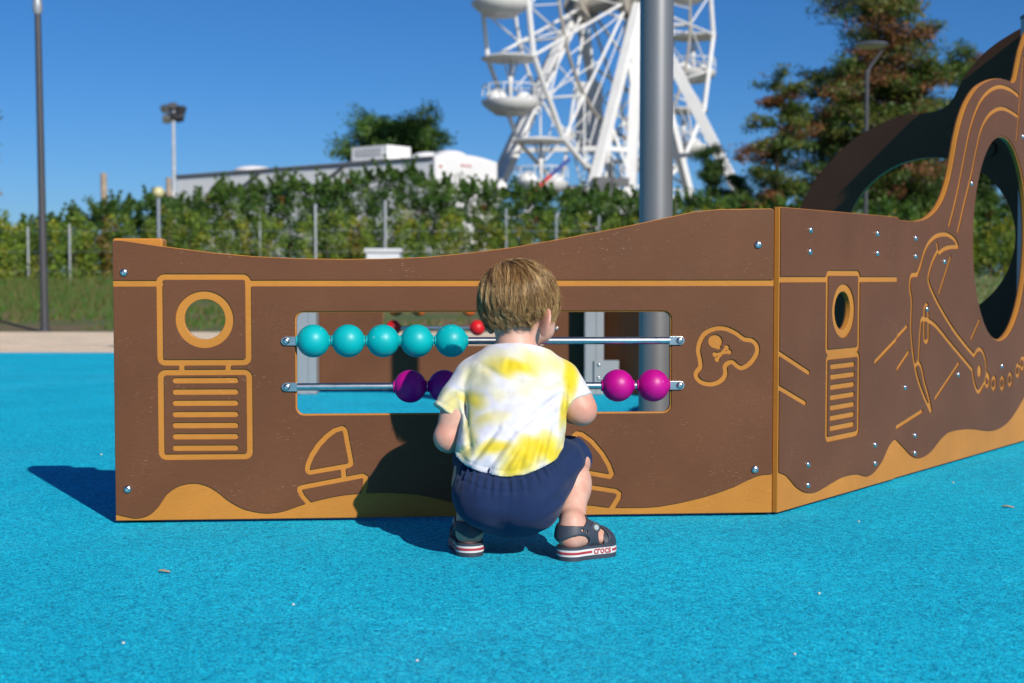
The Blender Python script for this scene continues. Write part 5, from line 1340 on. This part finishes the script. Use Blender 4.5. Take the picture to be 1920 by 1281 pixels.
    for _ in range(30):
        q = q - np.array([s, 0, 0], np.float32) * max(0.0, float(foot_sdf(q[None, :], s)[0]) - 0.0052) * 0.8
    Rb = Vector((s, -0.1, 0.25)).normalized().to_track_quat('Z', 'Y').to_matrix()
    mb = MB(); mb.lathe([(0.0098, -0.002), (0.0098, 0.0022), (0.0085, 0.0032), (0.0003, 0.0034)], 18, tuple(q), Rb); bt = mb.build('strap_button', M_EVA, sd, smooth=True)
    mb = MB(); mb.lathe([(0.0052, 0.0034), (0.0048, 0.0041), (0.0003, 0.0042)], 14, tuple(q), Rb); mb.build('button_emblem', M_BTN, sd, smooth=True)

# ---- hair
def hair_mat():
    m, nt, p = mat_new('hair'); a = N(nt, 'ShaderNodeAttribute', attribute_name='tint')
    nt.links.new(a.outputs['Color'], p.inputs['Base Color']); p.inputs['Roughness'].default_value = 0.30; p.inputs['Specular IOR Level'].default_value = 0.8
    p.inputs['Specular Tint'].default_value = (1.0, 0.85, 0.6, 1)
    return m
M_HAIR = hair_mat()
hr = np.random.default_rng(33)
SC = np.array([0, -0.008, 0.006]) * 0.935; SR = np.array([0.0685, 0.083, 0.0745]) * 0.935
crown = np.array([-0.10, -0.36, 0.93]); crown /= np.linalg.norm(crown)
def hairline(n):
    """lowest scalp height (unit sphere z) with roots, by direction"""
    a = np.arctan2(n[..., 0], n[..., 1])          # 0 = forward
    aa = np.abs(a)
    return np.interp(aa, [0.0, 0.5, 1.0, 1.35, 1.75, 2.1, 3.15], [0.42, 0.38, 0.10, -0.04, -0.22, -0.56, -0.68])
def scalp_cap():
    def f(P):
        L = hl(P); d = ell(L, SC, SR + 0.0035); n = (L - SC) / SR; n /= np.linalg.norm(n, axis=1, keepdims=True)
        return np.maximum(d, (hairline(n) - n[:, 2]) * 0.05)
    lo = HC_ - 0.11; hi = HC_ + 0.11
    return surface_nets(f, lo, hi, 0.003)
V, F = scalp_cap(); V = relax(V, F, 1)
me = np_mesh('hair', V - CBn, F, M_HAIR); point_attr(me, 'tint', np.tile(np.array([[0.115, 0.066, 0.030]]), (len(V), 1))); hair = obj('hair', me, None, child); hair['label'] = 'short tousled dark blond hair'
def strand_path(n0, L, nseg, lift, curl, phase, swirl, wob):
    pts = []; n = n0.copy(); step = L / nseg; q = SC + SR * n * 1.0
    for i in range(nseg + 1):
        t = i / nseg
        h_ = 0.0025 + lift * (t ** 0.8) * (1 - 0.35 * t)
        rad = n / SR; rad /= np.linalg.norm(rad)
        p = SC + SR * n + rad * h_
        tang = -(crown - n * np.dot(crown, n)); tl = np.linalg.norm(tang)
        tang = tang / (tl + 1e-6); side = np.cross(n, tang)
        p = p + side * curl * math.sin(phase + t * 7.5) * t * t + rad * curl * 0.8 * math.cos(phase + t * 7.5) * t * t
        pts.append(p)
        sw = swirl * math.exp(-(1 - np.dot(n, crown)) * 5)
        down = np.array([0, 0, -1.0]); down = down - n * np.dot(down, n)
        d = tang * (1 - 0.35 * t) + down * 0.45 + side * (sw + wob)
        d /= np.linalg.norm(d) + 1e-6
        n = n + d * step / 0.076; n /= np.linalg.norm(n)
    return np.array(pts)
NGD = 1050; NCH = 19; NSG = 8
allV = []; allF = []; allC = []; vo = 0
fibo = []
for i in range(NGD * 3):
    z = 1 - 2 * (i + 0.5) / (NGD * 3); a = i * 2.399963; r = math.sqrt(1 - z * z); fibo.append((r * math.cos(a), r * math.sin(a), z))
roots = np.array(fibo); roots = roots[roots[:, 2] > hairline(roots) + 0.01 + 0.07 * hr.normal(size=len(roots))]
pal = np.array([(0.245, 0.130, 0.048), (0.40, 0.235, 0.092), (0.125, 0.060, 0.024), (0.58, 0.385, 0.18), (0.31, 0.170, 0.064)])
tri = np.array([(math.cos(a), math.sin(a)) for a in (0, 2.094, 4.189)])
for n0 in roots:
    back = max(0.0, -n0[1]); low = max(0.0, 0.25 - n0[2])
    # parted locks; curly ends low on the back and the left
    cv = 0.0018 + 0.0095 * min(1, low * 1.3) * (0.6 + 0.6 * back) * (1.25 if n0[0] < 0 else 0.9) * hr.uniform(0.5, 1.3)
    L = hr.uniform(0.040, 0.062) if n0[2] > 0.0 else hr.uniform(0.022, 0.040)
    L *= 1.0 + 0.25 * max(0, n0[2])
    ph_, sw = hr.uniform(0, 6.28), 1.4; wb = hr.normal() * 0.13 + 0.24 * math.sin(n0[0] * 7 + n0[2] * 5); lf = hr.uniform(0.0035, 0.0120) * (1.35 if hr.random() < 0.12 else 1.0)
    G = strand_path(n0, L, NSG, lf, cv, ph_, sw, wb)
    base_c = pal[hr.choice(5, p=[0.28, 0.26, 0.20, 0.14, 0.12])]
    for c_ in range(NCH):
        wisp = hr.random() < 0.05; off = hr.normal(size=3) * 0.0024; t = np.linspace(0, 1, NSG + 1)[:, None]; jit = hr.normal(size=3) * (0.0065 if wisp else 0.0013)
        P_ = G + off * (1 - 0.72 * t) + jit * t * t + 0.0003 * np.sin(t * 9 + hr.uniform(0, 6)) * hr.normal(size=3)
        k = NSG + 1 - hr.integers(0, 3); P_ = P_[:k]; t2 = np.linspace(0, 1, k)[:, None]
        W = P_ @ HR + HC_ - CBn
        T_ = np.gradient(W, axis=0); T_ /= np.linalg.norm(T_, axis=1, keepdims=True) + 1e-9
        a = np.cross(T_, [0.3, 0.5, 0.81]); a /= np.linalg.norm(a, axis=1, keepdims=True) + 1e-9; b = np.cross(T_, a)
        rad = 0.00033 * (1 - 0.75 * t2 ** 2)
        ring = W[:, None, :] + (a[:, None, :] * tri[None, :, 0:1] + b[:, None, :] * tri[None, :, 1:2]) * rad[:, None, :]
        allV.append(ring.reshape(-1, 3)); ii = np.arange(k - 1)[:, None] * 3 + vo
        for q in range(3): allF.append(np.concatenate([ii + q, ii + (q + 1) % 3, ii + 3 + (q + 1) % 3, ii + 3 + q], 1))
        cc_ = base_c * hr.uniform(0.8, 1.2) * (0.72 + 0.45 * t2); allC.append(np.repeat(cc_, 3, 0)); vo += 3 * k
me = np_mesh('hair_strands', np.concatenate(allV), np.concatenate(allF), M_HAIR); point_attr(me, 'tint', np.concatenate(allC)); hs_ = obj('hair_strands', me, None, hair); hs_['kind'] = 'stuff'
# ------------------------------------------------------------------ litter on the rubber
M_PEB = simple('pale_stone', (0.55, 0.50, 0.46), 0.8, 0, 0.2, 60); M_DRY = simple('dry_leaf', (0.42, 0.30, 0.19), 0.8, 0, 0.25, 60)
def ground_at(x, y):
    d = ray(x, y); k = -CAM_H / d.z; return Vector((d.x * k, d.y * k, 0))
def pebble(x, y, r, lab, sd):
    R_ = np.random.default_rng(sd); mb = MB(); n = 8; pr = [(math.cos(t), math.sin(t) * 0.7) for t in np.linspace(-1.3, 1.3, 6)]
    mb.lathe(pr, n); V_ = [Vector(v) * r * R_.uniform(0.75, 1.2) for v in mb.v]; o = obj('pebble', mesh('pebble', V_, mb.f, M_PEB, True), None, None, ground_at(x, y) + Vector((0, 0, r * 0.5))); tag(o, lab, 'pebble', 'pebbles on the rubber')
for i, (x, y, r, lab) in enumerate([(291, 926, 0.0028, 'tiny pale pebble on the edge of the panel shadow at left'), (550, 1135, 0.0024, 'tiny pale pebble on the rubber below the porthole'), (231, 1207, 0.0024, 'tiny pale pebble in the lower left of the blue rubber'), (782, 1240, 0.0022, 'tiny pale pebble at the bottom edge of the picture'), (383, 854, 0.003, 'tiny pale pebble on the rubber far left of the panel'), (1536, 1114, 0.0026, 'tiny pale pebble right of the sandals'), (1490, 1228, 0.0022, 'tiny pale pebble in the lower right of the blue rubber'), (1610, 979, 0.0026, 'tiny pale pebble below the angled panel'), (1787, 906, 0.003, 'tiny pale pebble below the anchor panel')]):
    if i == 4: x, y = 190, 853
    pebble(x, y, r, lab, i)
def dry_leaf(x, y, L, lab, rz):
    V_ = []; F_ = []; n = 7
    for i in range(n + 1):
        t = i / n; wd = L * 0.16 * math.sin(math.pi * min(0.98, max(0.04, t))); z = 0.0022 + 0.0012 * math.sin(t * 5)
        for sx, dz in ((-1, 0.002), (0, 0), (1, 0.003)): V_.append(((t - 0.5) * L, sx * wd, z + dz))
    for i in range(n):
        for j in range(2): F_.append((i * 3 + j, i * 3 + j + 1, i * 3 + 4 + j, i * 3 + 3 + j))
    o = obj('dry_leaf', mesh('dry_leaf', V_, F_, M_DRY, True), None, None, ground_at(x, y), (0, 0, rz)); so = o.modifiers.new('thickness', 'SOLIDIFY'); so.thickness = 0.0006; tag(o, lab, 'leaf', 'dry leaves on the rubber')
dry_leaf(308, 1075, 0.020, 'small curled dry leaf on the rubber in the lower left', 0.1)
dry_leaf(1890, 953, 0.026, 'small dry leaf on the rubber at the right edge', -0.2)
